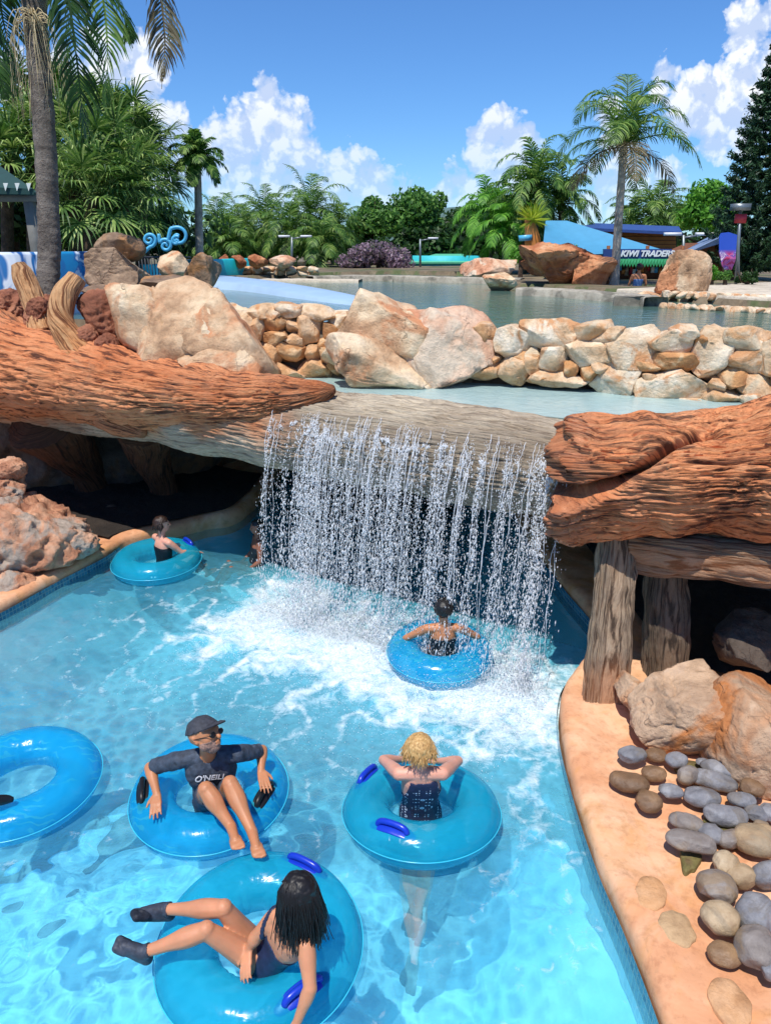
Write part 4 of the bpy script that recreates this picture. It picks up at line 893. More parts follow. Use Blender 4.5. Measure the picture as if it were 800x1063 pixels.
def person(lab, J, skin, s=1., voxel=.0065, male=True, hands=True, barefeet=True, face=True):
    """J: joints in world space. Returns the body object and the arrays for cutting clothes"""
    g = {k: np.array(v, float) for k, v in J.items()}; T = []
    def add(tagn, arr): T.append((tagn, arr))
    pel = (g['hipL']+g['hipR'])/2; nb = (g['shL']+g['shR'])/2; up = n3(nb-pel); lat = n3(g['shL']-g['shR']); latp = n3(g['hipL']-g['hipR']); fwd = n3(np.cross(lat, up))
    ws = np.linalg.norm(g['shL']-g['shR'])/2
    prof = [(-.10, .155, .105), (.05, .165, .110), (.2, .15, .100), (.38, .125 if not male else .14, .092), (.55, .135 if not male else .155, .098), (.72, .15 if not male else .17, .105), (.86, .14 if not male else .165, .098), (.97, .10, .072)]
    Lt = np.linalg.norm(nb-pel); tt = np.linspace(-.1, .97, 26); bend = g.get('bend', np.zeros(3))
    for t_ in tt:
        w_ = np.interp(t_, [p[0] for p in prof], [p[1] for p in prof])*s; r_ = np.interp(t_, [p[0] for p in prof], [p[2] for p in prof])*s*.93
        c = pel+(nb-pel)*t_+bend*math.sin(math.pi*min(max(t_, 0), 1)); la = n3(latp*(1-max(t_, 0))+lat*max(t_, 0))
        add('torso', np.array([np.append(c+la*k*max(w_-r_, 0), r_) for k in (-1, -.5, 0, .5, 1)]))
    if not male and 'nobust' not in J:
        for k in (-1, 1): add('torso', np.array([np.append(pel+(nb-pel)*.70+lat*k*.072*s+fwd*.075*s, .062*s)]))
    for sd_ in 'LR':
        k = 1 if sd_ == 'L' else -1; sh, el, wr = g['sh'+sd_], g['el'+sd_], g['wr'+sd_]
        add('torso', seg(nb+up*.01, sh, .06*s, .052*s)); add('uarm', seg(sh, el, .052*s, .039*s, bulge=.005*s)); add('farm', seg(el, wr, .040*s, .026*s, bulge=.006*s, bp=.25))
        hip, kn, an = g['hip'+sd_], g['kn'+sd_], g['an'+sd_]
        add('thigh', seg(hip, kn, .088*s, .054*s, bulge=.004)); add('calf', seg(kn, an, .053*s, .034*s, bulge=.014*s, bp=.3)); add('knee', np.array([np.append(kn+n3(kn-(hip+an)/2)*.008, .054*s)]))
        if hands:
            for h_ in hand(wr, g['hd'+sd_], g['hn'+sd_], s*1.0, float(J.get('curl'+sd_, .35)), thumb=J.get('th'+sd_, k)): add('hand', h_)
        for f_ in foot(an, g['toe'+sd_], g.get('fu'+sd_, np.array([0, 0, 1.])), s, barefeet): add('foot', f_)
    hc = g['head']; fd = g['face']; hu = n3(J.get('hup', up)); fd = n3(fd-hu*np.dot(fd, hu)); hl = np.cross(hu, fd)
    add('neck', seg(nb+up*.0, hc-hu*.06*s-fd*.01*s, .056*s, .05*s))
    hs = s*float(J.get('hs', 1.05)); 
    add('head', np.array([np.append(hc+fd*a*hs+hu*b*hs, r_*hs) for a, b, r_ in ((-.022, .022, .086), (-.005, .03, .083), (.018, .018, .078), (.02, -.015, .068), (.028, -.045, .056), (.048, -.072, .034), (.03, -.07, .042), (.06, .01, .045))]))
    for k in (-1, 1):
        add('head', np.array([np.append(hc+fd*.045*hs+hl*k*.03*hs-hu*.018*hs, .036*hs), np.append(hc+fd*.02*hs+hl*k*.038*hs-hu*.05*hs, .034*hs)]))
        add('head', np.array([np.append(hc-fd*.008*hs+hl*k*(.077+.004*q_)*hs-hu*(.005-.016*q_)*hs-fd*.006*q_, .012*hs) for q_ in (-1, 0, 1)]))
        add('head', np.array([np.append(hc+fd*(.083)*hs+hl*k*.024*hs+hu*.018*hs, .013*hs)]))
    add('head', seg(hc+fd*.093*hs+hu*.008*hs, hc+fd*.109*hs-hu*.022*hs, .009*hs, .0135*hs, .3)); 
    for k in (-1, 0, 1): add('head', np.array([np.append(hc+fd*.083*hs+hl*k*.011*hs-hu*.047*hs, .0105*hs), np.append(hc+fd*.08*hs+hl*k*.009*hs-hu*.06*hs, .0105*hs)]))
    W, q = blob([a for _, a in T], voxel)
    allb = np.concatenate([a for _, a in T]); tg = np.concatenate([[i]*len(a) for i, (_, a) in enumerate(T)])
    near = np.empty(len(W), int)
    for i in range(0, len(W), 4000):
        d_ = ((W[i:i+4000, None]-allb[None, :, :3])**2).sum(-1)**.5-allb[None, :, 3]; near[i:i+4000] = tg[np.argmin(d_, 1)]
    names = np.array([T[i][0] for i in range(len(T))]); vt = names[near]
    org = pel.copy(); org[2] = min(W[:, 2].min(), pel[2])
    o = mk('person', W, q, skin, origin=org); tag(o, lab, 'person')
    fr_ = dict(W=W, q=q, N=vnormals(W, q), vt=vt, pel=pel, nb=nb, up=up, lat=lat, fwd=fwd, hc=hc, fd=fd, hu=hu, hl=hl, g=g, s=s, o=o, T=T, hs=hs)
    if face:
        for k in (-1, 1):
            e = hc+fd*.079*hs+hl*k*.031*hs-hu*.002*hs; V, Fc = ICO[2]; mk('eye', V*.0115*hs+e, Fc, M['eye'], o)
    return o, fr_
def garment(fr_, name, mask, mat, off=.007, rip=.004, extra=None, sc_=9):
    W, q, N = fr_['W'], fr_['q'], fr_['N']; f = mask[q].all(1); q2 = q[f]; ids = np.unique(q2); mp = -np.ones(len(W), int); mp[ids] = np.arange(len(ids))
    V = W[ids]; Nn = N[ids]; d = off+rip*fbm(V*sc_, 3, 4)
    V2 = V+Nn*np.maximum(d, .003)[:, None]; Fq = mp[q2]
    # hem: border edges drop back to the skin
    ed = np.concatenate([Fq[:, [i, (i+1) % 4]] for i in range(4)]); key = np.sort(ed, 1); u, inv, cnt = np.unique(key, axis=0, return_inverse=True, return_counts=True); b = ed[cnt[inv.ravel()] == 1]
    ids2 = np.unique(b); m2 = -np.ones(len(V), int); m2[ids2] = np.arange(len(ids2))+len(V); Vi = V[ids2]-Nn[ids2]*.003
    Fh = np.stack([b[:, 1], b[:, 0], m2[b[:, 0]], m2[b[:, 1]]], 1)
    return mk(name, np.vstack([V2, Vi]), np.vstack([Fq, Fh]), mat, fr_['o'])
def tcoord(fr_): return ((fr_['W']-fr_['pel'])@fr_['up'])/np.linalg.norm(fr_['nb']-fr_['pel'])
def haircap(fr_, mat, off=.012, front=.05, low=-.03, name='hair', rip=.006):
    W = fr_['W']-fr_['hc']; a = W@fr_['fd']; b = W@fr_['hu']; s = fr_['s']
    m = np.isin(fr_['vt'], ['head', 'neck']) & (((b > low*s) & (a < .01*s)) | ((b > front*s) & (a < .075*s)) | ((b > -.075*s) & (a < -.035*s)))
    return garment(fr_, name, m, mat, off, rip, sc_=30)
def strands(fr_, mat, roots, n, L_, r_, seed, name='hair', grav=1.0, outv=None):
    rs = np.random.RandomState(seed); mb = MB(); hc, hu, fd, hl, s = (fr_[k] for k in ('hc', 'hu', 'fd', 'hl', 's'))
    for i in range(n):
        th = rs.uniform(*roots[0]); ph = rs.uniform(*roots[1])
        nrm = hu*math.cos(ph)+math.sin(ph)*(-fd*math.cos(th)+hl*math.sin(th)); p = hc+hu*.015+nrm*.108*s; v = n3(nrm*.25-fd*.3+np.array([0, 0, -.5]))
        pts = [p-nrm*.015]; LL = L_*rs.uniform(.75, 1.1); st_ = LL/9; cl = rs.normal(size=3)*.10
        for k in range(9):
            v = n3(v+np.array([0, 0, -grav*.38])+cl*.5+(outv if outv is not None else 0)*.2+rs.normal(size=3)*.07); q_ = pts[-1]+v*st_
            dd = q_-hc; dn = np.linalg.norm(dd)
            if dn < .112*s: q_ = hc+dd/dn*.112*s
            pts.append(q_)
        pr_ = [np.append(p_, r_*(1.1-.85*(k/9)**2)) for k, p_ in enumerate(pts)]
        V, Fc, _, _ = sweep(pr_, 14, 5, up=(.3, .2, .9)); mb.add(V, Fc)
    return mb.build(name, mat, fr_['o'])
M['eye'] = plain('eye', '#1a1412', .2); 
t = NT('hair_black'); v = t.coord(); M['hairblack'] = t.done(t.pr(C('#120d0c'), .5, t.bump(t.noise(v, 60, 3), .4, .004)))
t = NT('hair_blond'); v = t.coord('Object', (1, 1, .35)); n_ = t.noise(v, 70, 4, .7); M['hairblond'] = t.done(t.pr(t.ramp(n_, [(.3, C('#8a6238')), (.5, C('#c69a5c')), (.7, C('#e6c68c'))]), .5, t.bump(n_, .8, .01)))
t = NT('hair_brown'); v = t.coord('Object', (1, 1, .35)); n_ = t.noise(v, 70, 4, .7); M['hairbrown'] = t.done(t.pr(t.ramp(n_, [(.3, C('#1c110c')), (.7, C('#3d261a'))]), .45, t.bump(n_, .6, .01)))
M['shirt'] = plain('shirt_navy_heather', '#3d4654', .8, .4, 22, .5); M['shorts'] = plain('shorts_navy', '#2e3646', .7, .3, 20, .3)
M['swim'] = plain('swimsuit_navy', '#232d4c', .5, .2, 30, .2); M['blackcloth'] = plain('swimsuit_black', '#101218', .5, .2, 30, .2); M['shoe'] = plain('water_shoe', '#3b414e', .6, .3, 30, .4)
M['cap'] = plain('cap_charcoal', '#3a3c44', .8, .3, 40, .4); M['white'] = plain('white_print', '#e8eaee', .6, .04, 20, .05); M['bluecloth'] = plain('blue_shirt', '#5f86b8', .8, .2, 20, .3); M['beard'] = plain('beard_grey', '#947466', .8, .3, 90, .5)
# navy and white patterned cloth
t = NT('patterned_navy'); v = t.coord('Object'); vo = t.n('ShaderNodeTexVoronoi', i_Scale=17., i_Randomness=.15); t.set(vo.inputs['Vector'], v)
r1 = t.ramp(vo.outputs['Distance'], [(.10, (0, 0, 0)), (.13, (1, 1, 1)), (.26, (1, 1, 1)), (.30, (0, 0, 0))])
vo2 = t.n('ShaderNodeTexVoronoi', i_Scale=42., i_Randomness=.2); t.set(vo2.inputs['Vector'], v); r2 = t.ramp(vo2.outputs['Distance'], [(.26, (1, 1, 1)), (.31, (0, 0, 0))])
wv = t.n('ShaderNodeTexWave', i_Scale=3.6, bands_direction='X'); t.set(wv.inputs['Vector'], v); bs = t.ramp(wv.outputs[1], [(.45, (0, 0, 0)), (.5, (1, 1, 1))])
pt_ = t.mixc(bs, r1, r2); M['pattern'] = t.done(t.pr(t.mixc(pt_, C('#1c2445'), C('#dfe4ee')), .7))

def relp(c, dx=0, dy=0, dz=0): return np.array(c)+np.array([dx, dy, dz])
# ---- the man in the cap (faces the camera, lying back)
c2 = T2
Jm = dict(hs=1.13, head=P(213, 763, .80), face=n3(.84, -.46, .16), hup=n3(-.30, .36, .88), shL=P(246, 783, .56), shR=P(187, 789, .56), elL=P(272, 779, .44), wrL=P(271, 800, .36), elR=P(156, 797, .42), wrR=P(163, 824, .34),
  hdL=n3(.35, -.85, -.25), hnL=n3(.2, -.3, .9), hdR=n3(.15, -.9, -.25), hnR=n3(-.1, -.3, .95), curlL=.25, curlR=.3, thL=-1, thR=1,
  hipL=P(236, 828, .10), hipR=P(215, 833, .10), knL=P(239, 814, .52), knR=P(214, 820, .52), anL=P(262, 864, .36), anR=P(240, 858, .36), toeL=P(268, 886, .40), toeR=P(246, 877, .42), fuL=n3(0, -.35, .9), fuR=n3(0, -.35, .9))
man, fm_ = person('man in a navy heathered shirt and cap lying back in a tube, arms spread', Jm, M['skin1'], 1.05, .006)
tc = tcoord(fm_); W = fm_['W']; g = fm_['g']
def armfrac(fr_, sd_):
    a, b = fr_['g']['sh'+sd_], fr_['g']['el'+sd_]; return ((fr_['W']-a)@(b-a))/((b-a)@(b-a))
armS = np.where((W-fm_['pel'])@fm_['lat'] > 0, armfrac(fm_, 'L'), armfrac(fm_, 'R'))
sh_ = garment(fm_, 'shirt', ((fm_['vt'] == 'torso') & (tc > .10)) | ((fm_['vt'] == 'uarm') & (armS < .86)) | ((fm_['vt'] == 'neck') & (tc < 1.0)), M['shirt'], .010, .010)
def thfrac(fr_): 
    o_ = np.zeros(len(fr_['W']))
    for sd_ in 'LR':
        a, b = fr_['g']['hip'+sd_], fr_['g']['kn'+sd_]; f = ((fr_['W']-a)@(b-a))/((b-a)@(b-a)); d = np.linalg.norm(fr_['W']-a-(b-a)*np.clip(f, 0, 1)[:, None], axis=1); o_ = np.where(d < .13, np.maximum(o_, 0)*0+f, o_)
    return o_
garment(fm_, 'shorts', ((fm_['vt'] == 'torso') & (tc <= .14)) | ((fm_['vt'] == 'thigh') & (thfrac(fm_) < .72)), M['shorts'], .012, .010)
a_ = (W-fm_['hc'])@fm_['fd']; b_ = (W-fm_['hc'])@fm_['hu']
cap = garment(fm_, 'cap', np.isin(fm_['vt'], ['head']) & (b_ > (.034+.05*a_)*fm_['hs']), M['cap'], .010, .002); hs = fm_['hs']
hc, fd, hu, hl = fm_['hc'], fm_['fd'], fm_['hu'], fm_['hl']
nb_ = 16; Vb = []
for i in range(nb_):
    a = (i/(nb_-1)-.5)*2.2
    for r_, dz in ((.085, .046), (.13, .050), (.185, .046)):
        rr = r_ if r_ < .1 else r_-(.05*abs(a)**1.5*(r_-.088)/.07)
        Vb.append(hc+(fd*rr*math.cos(a*.8)+hl*min(.088, rr)*math.sin(a)+hu*(dz+.012*math.cos(a*1.4)))*hs)
Vb = np.array(Vb); Vb = np.vstack([Vb, Vb-hu*.007]); Fb = gridfaces(nb_, 3); mk('cap_brim', Vb, np.vstack([Fb, Fb[:, ::-1]+nb_*3]), M['cap'], cap)
garment(fm_, 'beard', np.isin(fm_['vt'], ['head']) & (b_ < -.035) & (a_ > .0) & ~((b_ > -.068) & (b_ < -.043) & (np.abs((W-fm_['hc'])@hl) < .02) & (a_ > .07)), M['beard'], .004, .003, sc_=60)
gl = MB()
for k in (-1, 1):
    c_ = hc+(fd*.101+hl*k*.031)*hs; aa = np.arange(12)*math.pi/6
    pts_ = [np.append(c_+hl*.027*math.cos(x)+hu*.018*math.sin(x)-fd*.006*abs(math.cos(x)), .0025) for x in np.append(aa, aa[0])]
    V, Fc, _, _ = sweep(pts_, 40, 6, cap=False, up=tuple(fd)); gl.add(V, Fc); gl.rod(c_+hl*k*.026-fd*.004, hc+(hl*k*.086-fd*.005+hu*.004)*hs, .0028)
gl.rod(hc+(fd*.102+hl*.006)*hs, hc+(fd*.102-hl*.006)*hs, .0028); gl.build('glasses', M['black'], man)
for k in (-1, 1):
    V, Fc = ICO[3]; V = V*np.array([.025, .004, .017]); Rm = np.stack([hl, fd, hu], 1); mk('lens', V@Rm.T+hc+(fd*.101+hl*k*.031)*hs, Fc, M['black'], man)
# logo on the chest
tx = bpy.data.curves.new('t', 'FONT'); tx.body = "O'NEILL"; tx.size = .062; tx.align_x = 'CENTER'; tx.extrude = .001; tx.shear = .35; tx.offset = .0012
to = bpy.data.objects.new('t', tx); COL.objects.link(to); dg = bpy.context.evaluated_depsgraph_get(); me = bpy.data.meshes.new_from_object(to.evaluated_get(dg)); bpy.data.objects.remove(to)
Vt = np.array([v.co[:] for v in me.vertices]); Ft = [tuple(p.vertices) for p in me.polygons]
c0 = fm_['pel']+(fm_['nb']-fm_['pel'])*.76; fw, la, up_ = fm_['fwd'], fm_['lat'], fm_['up']
if (fw@n3(-c0+np.array([0, 0, 4.]))) < 0: fw = -fw
near_pt = lambda x, y: c0+la*x+up_*y
Sg = np.array([(v.co[:]) for v in sh_.data.vertices])+wpos(sh_)
outp = []
for vx, vy, vz in Vt:
    b0 = near_pt(vx, vy*1.1+.0); rel_ = Sg-b0; perp = rel_-np.outer(rel_@fw, fw); dd = (perp**2).sum(1); k = np.where(dd < .02**2)[0]
    h_ = (rel_[k]@fw).max() if len(k) else .11
    outp.append(b0+fw*(h_+.004+max(vz, 0)))
mk('shirt_lettering', np.array(outp), Ft, M['white'], sh_, smooth=False)

# ---- the dark haired woman (side on, legs to the left, looking away)
Jw = dict(head=P(309, 925, .80), face=n3(-.70, .66, .15), hup=n3(.12, .02, 1), nobust=1,
  shR=P(287, 950, .58), shL=P(318, 982, .55), elR=P(266, 972, .42), wrR=P(258, 985, .34), elL=P(322, 1026, .40), wrL=P(308, 1062, .22),
  hdR=n3(-.05, -.75, -.35), hnR=n3(-.4, -.2, .8), hdL=n3(-.35, -.6, -.6), hnL=n3(.1, -.9, .5), thR=1, thL=-1, curlR=.5, curlL=.3,
  hipR=P(266, 985, .16), hipL=P(272, 1001, .16), knR=P(232, 943, .52), knL=P(214, 966, .48), anR=P(170, 944, .40), anL=P(148, 989, .36), toeR=P(135, 945, .48), toeL=P(119, 975, .46), fuR=n3(-.5, -.1, .8), fuL=n3(-.5, -.1, .8), bend=n3(1, .1, 0)*.035)
wom, fw_ = person('woman in a navy swimsuit with long black hair sitting sideways in a tube', Jw, M['skin2'], .93, .006, male=False, barefeet=False, face=True)
tc = tcoord(fw_); W = fw_['W']; x_ = np.abs((W-fw_['pel'])@fw_['lat']); f_ = (W-fw_['pel'])@fw_['fwd']
garment(fw_, 'swimsuit', (fw_['vt'] == 'torso') & (tc < .84-.9*np.maximum(0, .08-x_)*0) & (tc > -.2) & ~((tc > .66) & (x_ > .115)) & ~((tc > .60) & (f_ < -.02)), M['swim'], .006, .003)
garment(fw_, 'strap', np.isin(fw_['vt'], ['torso', 'uarm']) & (tc > .6) & (np.abs(x_-.088) < .012), M['swim'], .006, 0)
for sd_ in 'LR':
    an = fw_['g']['an'+sd_]; toe = fw_['g']['toe'+sd_]; kn = fw_['g']['kn'+sd_]; 
    m = (fw_['vt'] == 'foot') & (np.linalg.norm(W-(an+toe)/2, axis=1) < .2)
    m |= (fw_['vt'] == 'calf') & (np.linalg.norm(W-an, axis=1) < .055)
    garment(fw_, 'water_shoe', m, M['shoe'], .009, .003)
haircap(fw_, M['hairblack'], .006, .045, -.05)
strands(fw_, M['hairblack'], ((-2.3, 2.3), (.0, 1.6)), 1000, .32, .0033, 4, 'long_hair', 1.7)

# ---- fair haired woman seen from behind, legs hanging in the water
Jb = dict(head=P(435, 778, .74), face=n3(.0, 1, .12), hup=n3(0, .12, 1), nobust=1,
  shL=P(414, 803, .56), shR=P(459, 803, .56), elL=P(398, 789, .40), elR=P(475, 790, .40), wrL=P(420, 788, .26), wrR=P(453, 790, .24),
  hdL=n3(.9, .3, -.1), hdR=n3(-.9, .3, -.1), hnL=n3(0, .2, 1), hnR=n3(0, .2, 1), thL=-1, thR=1,
  hipL=P(426, 845, .02), hipR=P(446, 845, .02), knL=P(424, 905, -.20), knR=P(440, 905, -.22), anL=P(430, 946, -.50), anR=P(432, 955, -.52), toeL=P(420, 972, -.72), toeR=P(424, 978, -.74), fuL=n3(0, -1, .3), fuR=n3(0, -1, .3))
fair, ff = person('woman with short fair hair seen from behind, arms folded over the front of her tube', Jb, M['skin3'], .95, .0065, male=False, barefeet=False)
tc = tcoord(ff); W = ff['W']; x_ = np.abs((W-ff['pel'])@ff['lat'])
garment(ff, 'swim_top', ((ff['vt'] == 'torso') & (tc < .97) & (tc > -.1) & ~((tc > .62) & (x_ > .135-.14*(tc-.62)))), M['pattern'], .008, .004)
haircap(ff, M['hairblond'], .014, .035, -.04, rip=.005)
strands(ff, M['hairblond'], ((-3.1, 3.1), (.0, 1.75)), 900, .085, .003, 6, 'hair_locks', .55)
for sd_ in 'LR':
    an = ff['g']['an'+sd_]; toe = ff['g']['toe'+sd_]; m = (ff['vt'] == 'foot') & (np.linalg.norm(W-(an+toe)/2, axis=1) < .2); garment(ff, 'water_shoe', m, M['black'] if False else M['swim'], .009, .003)
fair.cycles.is_caustics_receiver = True

def sitter(lab, c, s, yaw, skin, hair, cloth, clothname, arms='rim', lean=0, longhair=0, voxel=.009, headturn=0.):
    """seated low in a tube, c = hip centre; yaw = direction faced"""
    f = np.array([math.cos(yaw), math.sin(yaw), 0]); l = np.array([-f[1], f[0], 0]); z = np.array([0, 0, 1.]); c = np.array(c, float)
    def p(a, b, d): return c+(f*a+l*b+z*d)*s
    hf = np.array([math.cos(yaw+headturn), math.sin(yaw+headturn), 0])
    J = dict(head=p(-.08+lean, 0, .70), face=hf, hup=z, nobust=1, hipL=p(0, .09, 0), hipR=p(0, -.09, 0), shL=p(-.08+lean*.8, .18, .47), shR=p(-.08+lean*.8, -.18, .47), knL=p(.38, .12, .10), knR=p(.38, -.12, .10), anL=p(.62, .12, -.20), anR=p(.62, -.12, -.20), toeL=p(.78, .12, -.16), toeR=p(.78, -.12, -.16), fuL=z, fuR=z)
    if arms == 'rim': J.update(elL=p(.0+lean, .38, .32), elR=p(.0+lean, -.38, .32), wrL=p(.16, .44, .16), wrR=p(.16, -.44, .16), hdL=n3(f*.8+l*.3-z*.4), hdR=n3(f*.8-l*.3-z*.4), hnL=z, hnR=z)
    elif arms == 'fwd': J.update(elL=p(.14, .24, .30), elR=p(.14, -.24, .30), wrL=p(.38, .18, .22), wrR=p(.38, -.18, .22), hdL=n3(f-z*.3), hdR=n3(f-z*.3), hnL=z, hnR=z)
    elif arms == 'down': J.update(elL=p(-.05, .25, .22), elR=p(-.05, -.25, .22), wrL=p(.15, .2, .08), wrR=p(.15, -.2, .08), hdL=n3(f-z*.3), hdR=n3(f-z*.3), hnL=z, hnR=z)
    o, fr_ = person(lab, J, skin, s*.97, voxel, male=False)
    tc = tcoord(fr_); garment(fr_, clothname, (fr_['vt'] == 'torso') & (tc < .82) & (tc > -.3) & ~((tc > .6) & (np.abs((fr_['W']-fr_['pel'])@fr_['lat']) > .13)), cloth, .007, .003)
    haircap(fr_, hair, .017, .045, -.05)
    if longhair: strands(fr_, hair, ((-1.6, 1.6), (.5, 1.7)), 60, longhair, .011, 9, 'long_hair')
    return o
sitter('woman with bare shoulders and wet dark hair sitting in the tube by the cave', relp(T5, .10, .0, -.14), .92, R(48), M['skin3'], M['hairbrown'], M['blackcloth'], 'swimsuit', 'fwd', .10, .10, headturn=-.5)
sitter('person in a black swimsuit sitting in the tube under the fall, arms out', relp(T6, .02, .0, -.13), .92, R(92), M['skin1'], M['hairblack'], M['blackcloth'], 'swimsuit', 'rim', .0, 0)
sitter('person half hidden behind the left edge of the falling water', relp(P(262, 590, 0), -.02, .25, -.12), .85, R(200), M['skin4'], M['hairblack'], M['blackcloth'], 'swimsuit', 'down')
# foot in a black water shoe reaching in from outside the picture
Vs, Fs, gu_, gv_ = sweep([np.append(P(-60, 838, .30), .045), np.append(P(-25, 835, .32), .038), np.append(P(-8, 832, .32), .040), np.append(P(6, 830, .30), .034), np.append(P(14, 830, .29), .018)], 40, 24)
leg_ = mk('person', Vs, Fs, M['black']); tag(leg_, 'tip of a black water shoe reaching in over the tube at the left edge', 'person')
# ================================================================= foliage helpers
def leaves_quads(Pc, Nn, size, asp, seed, droop=0.):
    rs = np.random.RandomState(seed); n = len(Pc)
    d = rs.normal(size=(n, 3)); d[:, 2] -= droop; a = np.cross(Nn, d); a /= np.linalg.norm(a, axis=1)[:, None]+1e-9; b = np.cross(Nn, a)
    s = (size*rs.uniform(.6, 1.3, n))[:, None]
    V = np.stack([Pc-a*s*.5*asp-b*s*.1, Pc-b*s*.55+Nn*s*.08, Pc+a*s*.5*asp-b*s*.1, Pc+b*s*.6], 1)
    return V.reshape(-1, 3), np.arange(n*4).reshape(-1, 4), np.repeat(rs.uniform(0, 100, n), 4)
def crown(name, c, size, nl, lsize, mat, seed, parent=None, lobes=22, droop=0., asp=.6, kind=None, inner=.5):
    rs = np.random.RandomState(seed); s = np.array(size)/2
    L = rs.normal(size=(lobes, 3)); L /= np.linalg.norm(L, axis=1)[:, None]; L *= rs.uniform(.35, .82, lobes)[:, None]; L[:, 2] = np.abs(L[:, 2])*1.0-.25
    lr = rs.uniform(.22, .42, lobes)
    k = rs.randint(0, lobes, nl); u = rs.normal(size=(nl, 3)); u /= np.linalg.norm(u, axis=1)[:, None]
    rad = lr[k]*(1-inner*rs.uniform(0, 1, nl)**2); p = L[k]+u*rad[:, None]*np.array([1, 1, .8])
    p += .06*np.stack([noise(p*6, seed+i) for i in range(3)], -1)
    nn = n3_rows(u+rs.normal(size=(nl, 3))*.6)
    V, Fc, lf = leaves_quads(p*s, nn, lsize, asp, seed, droop)
    o = mk(name, V+np.array(c), Fc, mat, parent, smooth=False, attrs={'lf': lf}); return o
def n3_rows(a): return a/(np.linalg.norm(a, axis=1)[:, None]+1e-9)
def frond(pts, ll, n=34, wd=.045, droop=.5, seed=0, vee=.5):
    """feather leaf along 3D points; returns V,F,lf"""
    rs = np.random.RandomState(seed); S = catmull(pts, n+6); V = []; Fc = []; lf = []
    T = np.gradient(S, axis=0); T = n3_rows(T)
    for i in range(2, n+5):
        f = i/(n+5); l0 = ll*(math.sin(math.pi*min(1, f*.93+.10))**.6)*(.95 if f < .9 else .7); t_ = T[i]; side = n3_rows(np.cross(t_, [0, 0, 1])[None])[0]
        for sd_ in (-1, 1):
            d = n3(side*sd_*1.0+t_*(.55+.5*f)+np.array([0, 0, vee*.4])+rs.normal(size=3)*.10); p = S[i]; k = len(V)
            w_ = np.cross(d, t_); w_ = n3(np.cross(w_, d)); l_ = l0*rs.uniform(.8, 1.1)
            for j, ww in enumerate((.5, 1, .75, .05)):
                V += [p-w_*wd*ww*.5, p+w_*wd*ww*.5]; p = p+d*l_/3; d = n3(d+np.array([0, 0, -droop*(.5+.5*j)]))
            Fc += [(k, k+1, k+3, k+2), (k+2, k+3, k+5, k+4), (k+4, k+5, k+7, k+6)]; lf += [rs.uniform(0, 100)]*8
    k = len(V); w_ = .018
    for i in range(len(S)):
        a = n3(np.cross(T[i], [0, 0, 1])+1e-6); r_ = w_*(1.4-i/len(S)); V += [S[i]-a*r_, S[i]+a*r_, S[i]+np.array([0, 0, -r_*1.2])]
    lf += [rs.uniform(0, 100)]*(3*len(S))
    for i in range(len(S)-1):
        for a, b in ((0, 1), (1, 2), (2, 0)): Fc.append((k+3*i+a, k+3*i+b, k+3*i+3+b, k+3*i+3+a))
    return np.array(V), Fc, lf
def arc(c, az, el, L_, drop, n=6):
    d = np.array([math.cos(az)*math.cos(el), math.sin(az)*math.cos(el), math.sin(el)]); p = np.array(c, float); out_ = [p]
    for i in range(n-1):
        p = p+d*L_/(n-1); d = n3(d+np.array([0, 0, -drop*(.5+i*.35)])); out_.append(p)
    return out_
def fan(c, az, el, pet, rad, seed, nseg=24, droop=.5):
    rs = np.random.RandomState(seed); d = np.array([math.cos(az)*math.cos(el), math.sin(az)*math.cos(el), math.sin(el)]); p0 = np.array(c, float); p1 = p0+d*pet+np.array([0, 0, -.12*pet*pet])
    d = n3(d+np.array([0, 0, -.35])); side = n3(np.cross(d, [0, 0, 1])+1e-6); upn = np.cross(side, d); V = []; Fc = []; lf = []
    def strip(p, dr, L_, w_, dr_):
        k = len(V); sd_ = n3(np.cross(dr, upn)+1e-6); q = p
        for j, ww in enumerate((.35, 1, .7, .05)):
            V.append(q-sd_*w_*ww*.5); V.append(q+sd_*w_*ww*.5); q = q+dr*L_/3; dr = n3(dr+np.array([0, 0, -dr_*(.25+.5*j)]))
        Fc.extend([(k, k+1, k+3, k+2), (k+2, k+3, k+5, k+4), (k+4, k+5, k+7, k+6)]); lf.extend([rs.uniform(0, 3)+seed % 97]*8)
    strip(p0, n3(p1-p0), np.linalg.norm(p1-p0), .05, 0)
    for j in range(nseg):
        a = (j/(nseg-1)-.5)*R(250); dr = n3(d*math.cos(a)+side*math.sin(a)+upn*.15+rs.normal(size=3)*.05)
        strip(p1, dr, rad*(1-.25*abs(a/R(125)))*rs.uniform(.85, 1.12), rad*.062, droop*rs.uniform(.6, 1.3))
    return np.array(V), Fc, lf
class LB:
    def __init__(s): s.v = []; s.f = []; s.l = []; s.n = 0
    def add(s, V, Fc, lf): s.v.append(V); s.f += [tuple(i+s.n for i in f) for f in Fc]; s.l += list(lf); s.n += len(V)
    def build(s, name, mat, parent=None, **k): return mk(name, np.concatenate(s.v), s.f, mat, parent, smooth=False, attrs={'lf': s.l}, **k)
M['palmleaf'] = leafmat('palm_leaf', ['#264a1c', '#44702a', '#6c943c', '#a2bc60'])
M['fanleaf'] = leafmat('fan_palm_leaf', ['#1c3c16', '#406a26', '#7c9e46', '#bccc7a'], trans=.3)
M['oldleaf'] = leafmat('dry_palm_leaf', ['#3a3424', '#7a6c4c', '#a89a78'])
M['leafmid'] = leafmat('leaf_mid', ['#2a5220', '#4a7c32', '#6c9c42', '#8cb856'])
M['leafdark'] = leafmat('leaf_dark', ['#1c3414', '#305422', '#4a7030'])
M['leafbright'] = leafmat('leaf_bright', ['#3f7a22', '#68a834', '#8fc84c'], trans=.45)
M['leafpine'] = leafmat('leaf_pine', ['#16301a', '#284a2c', '#3e6238'], trans=.1)
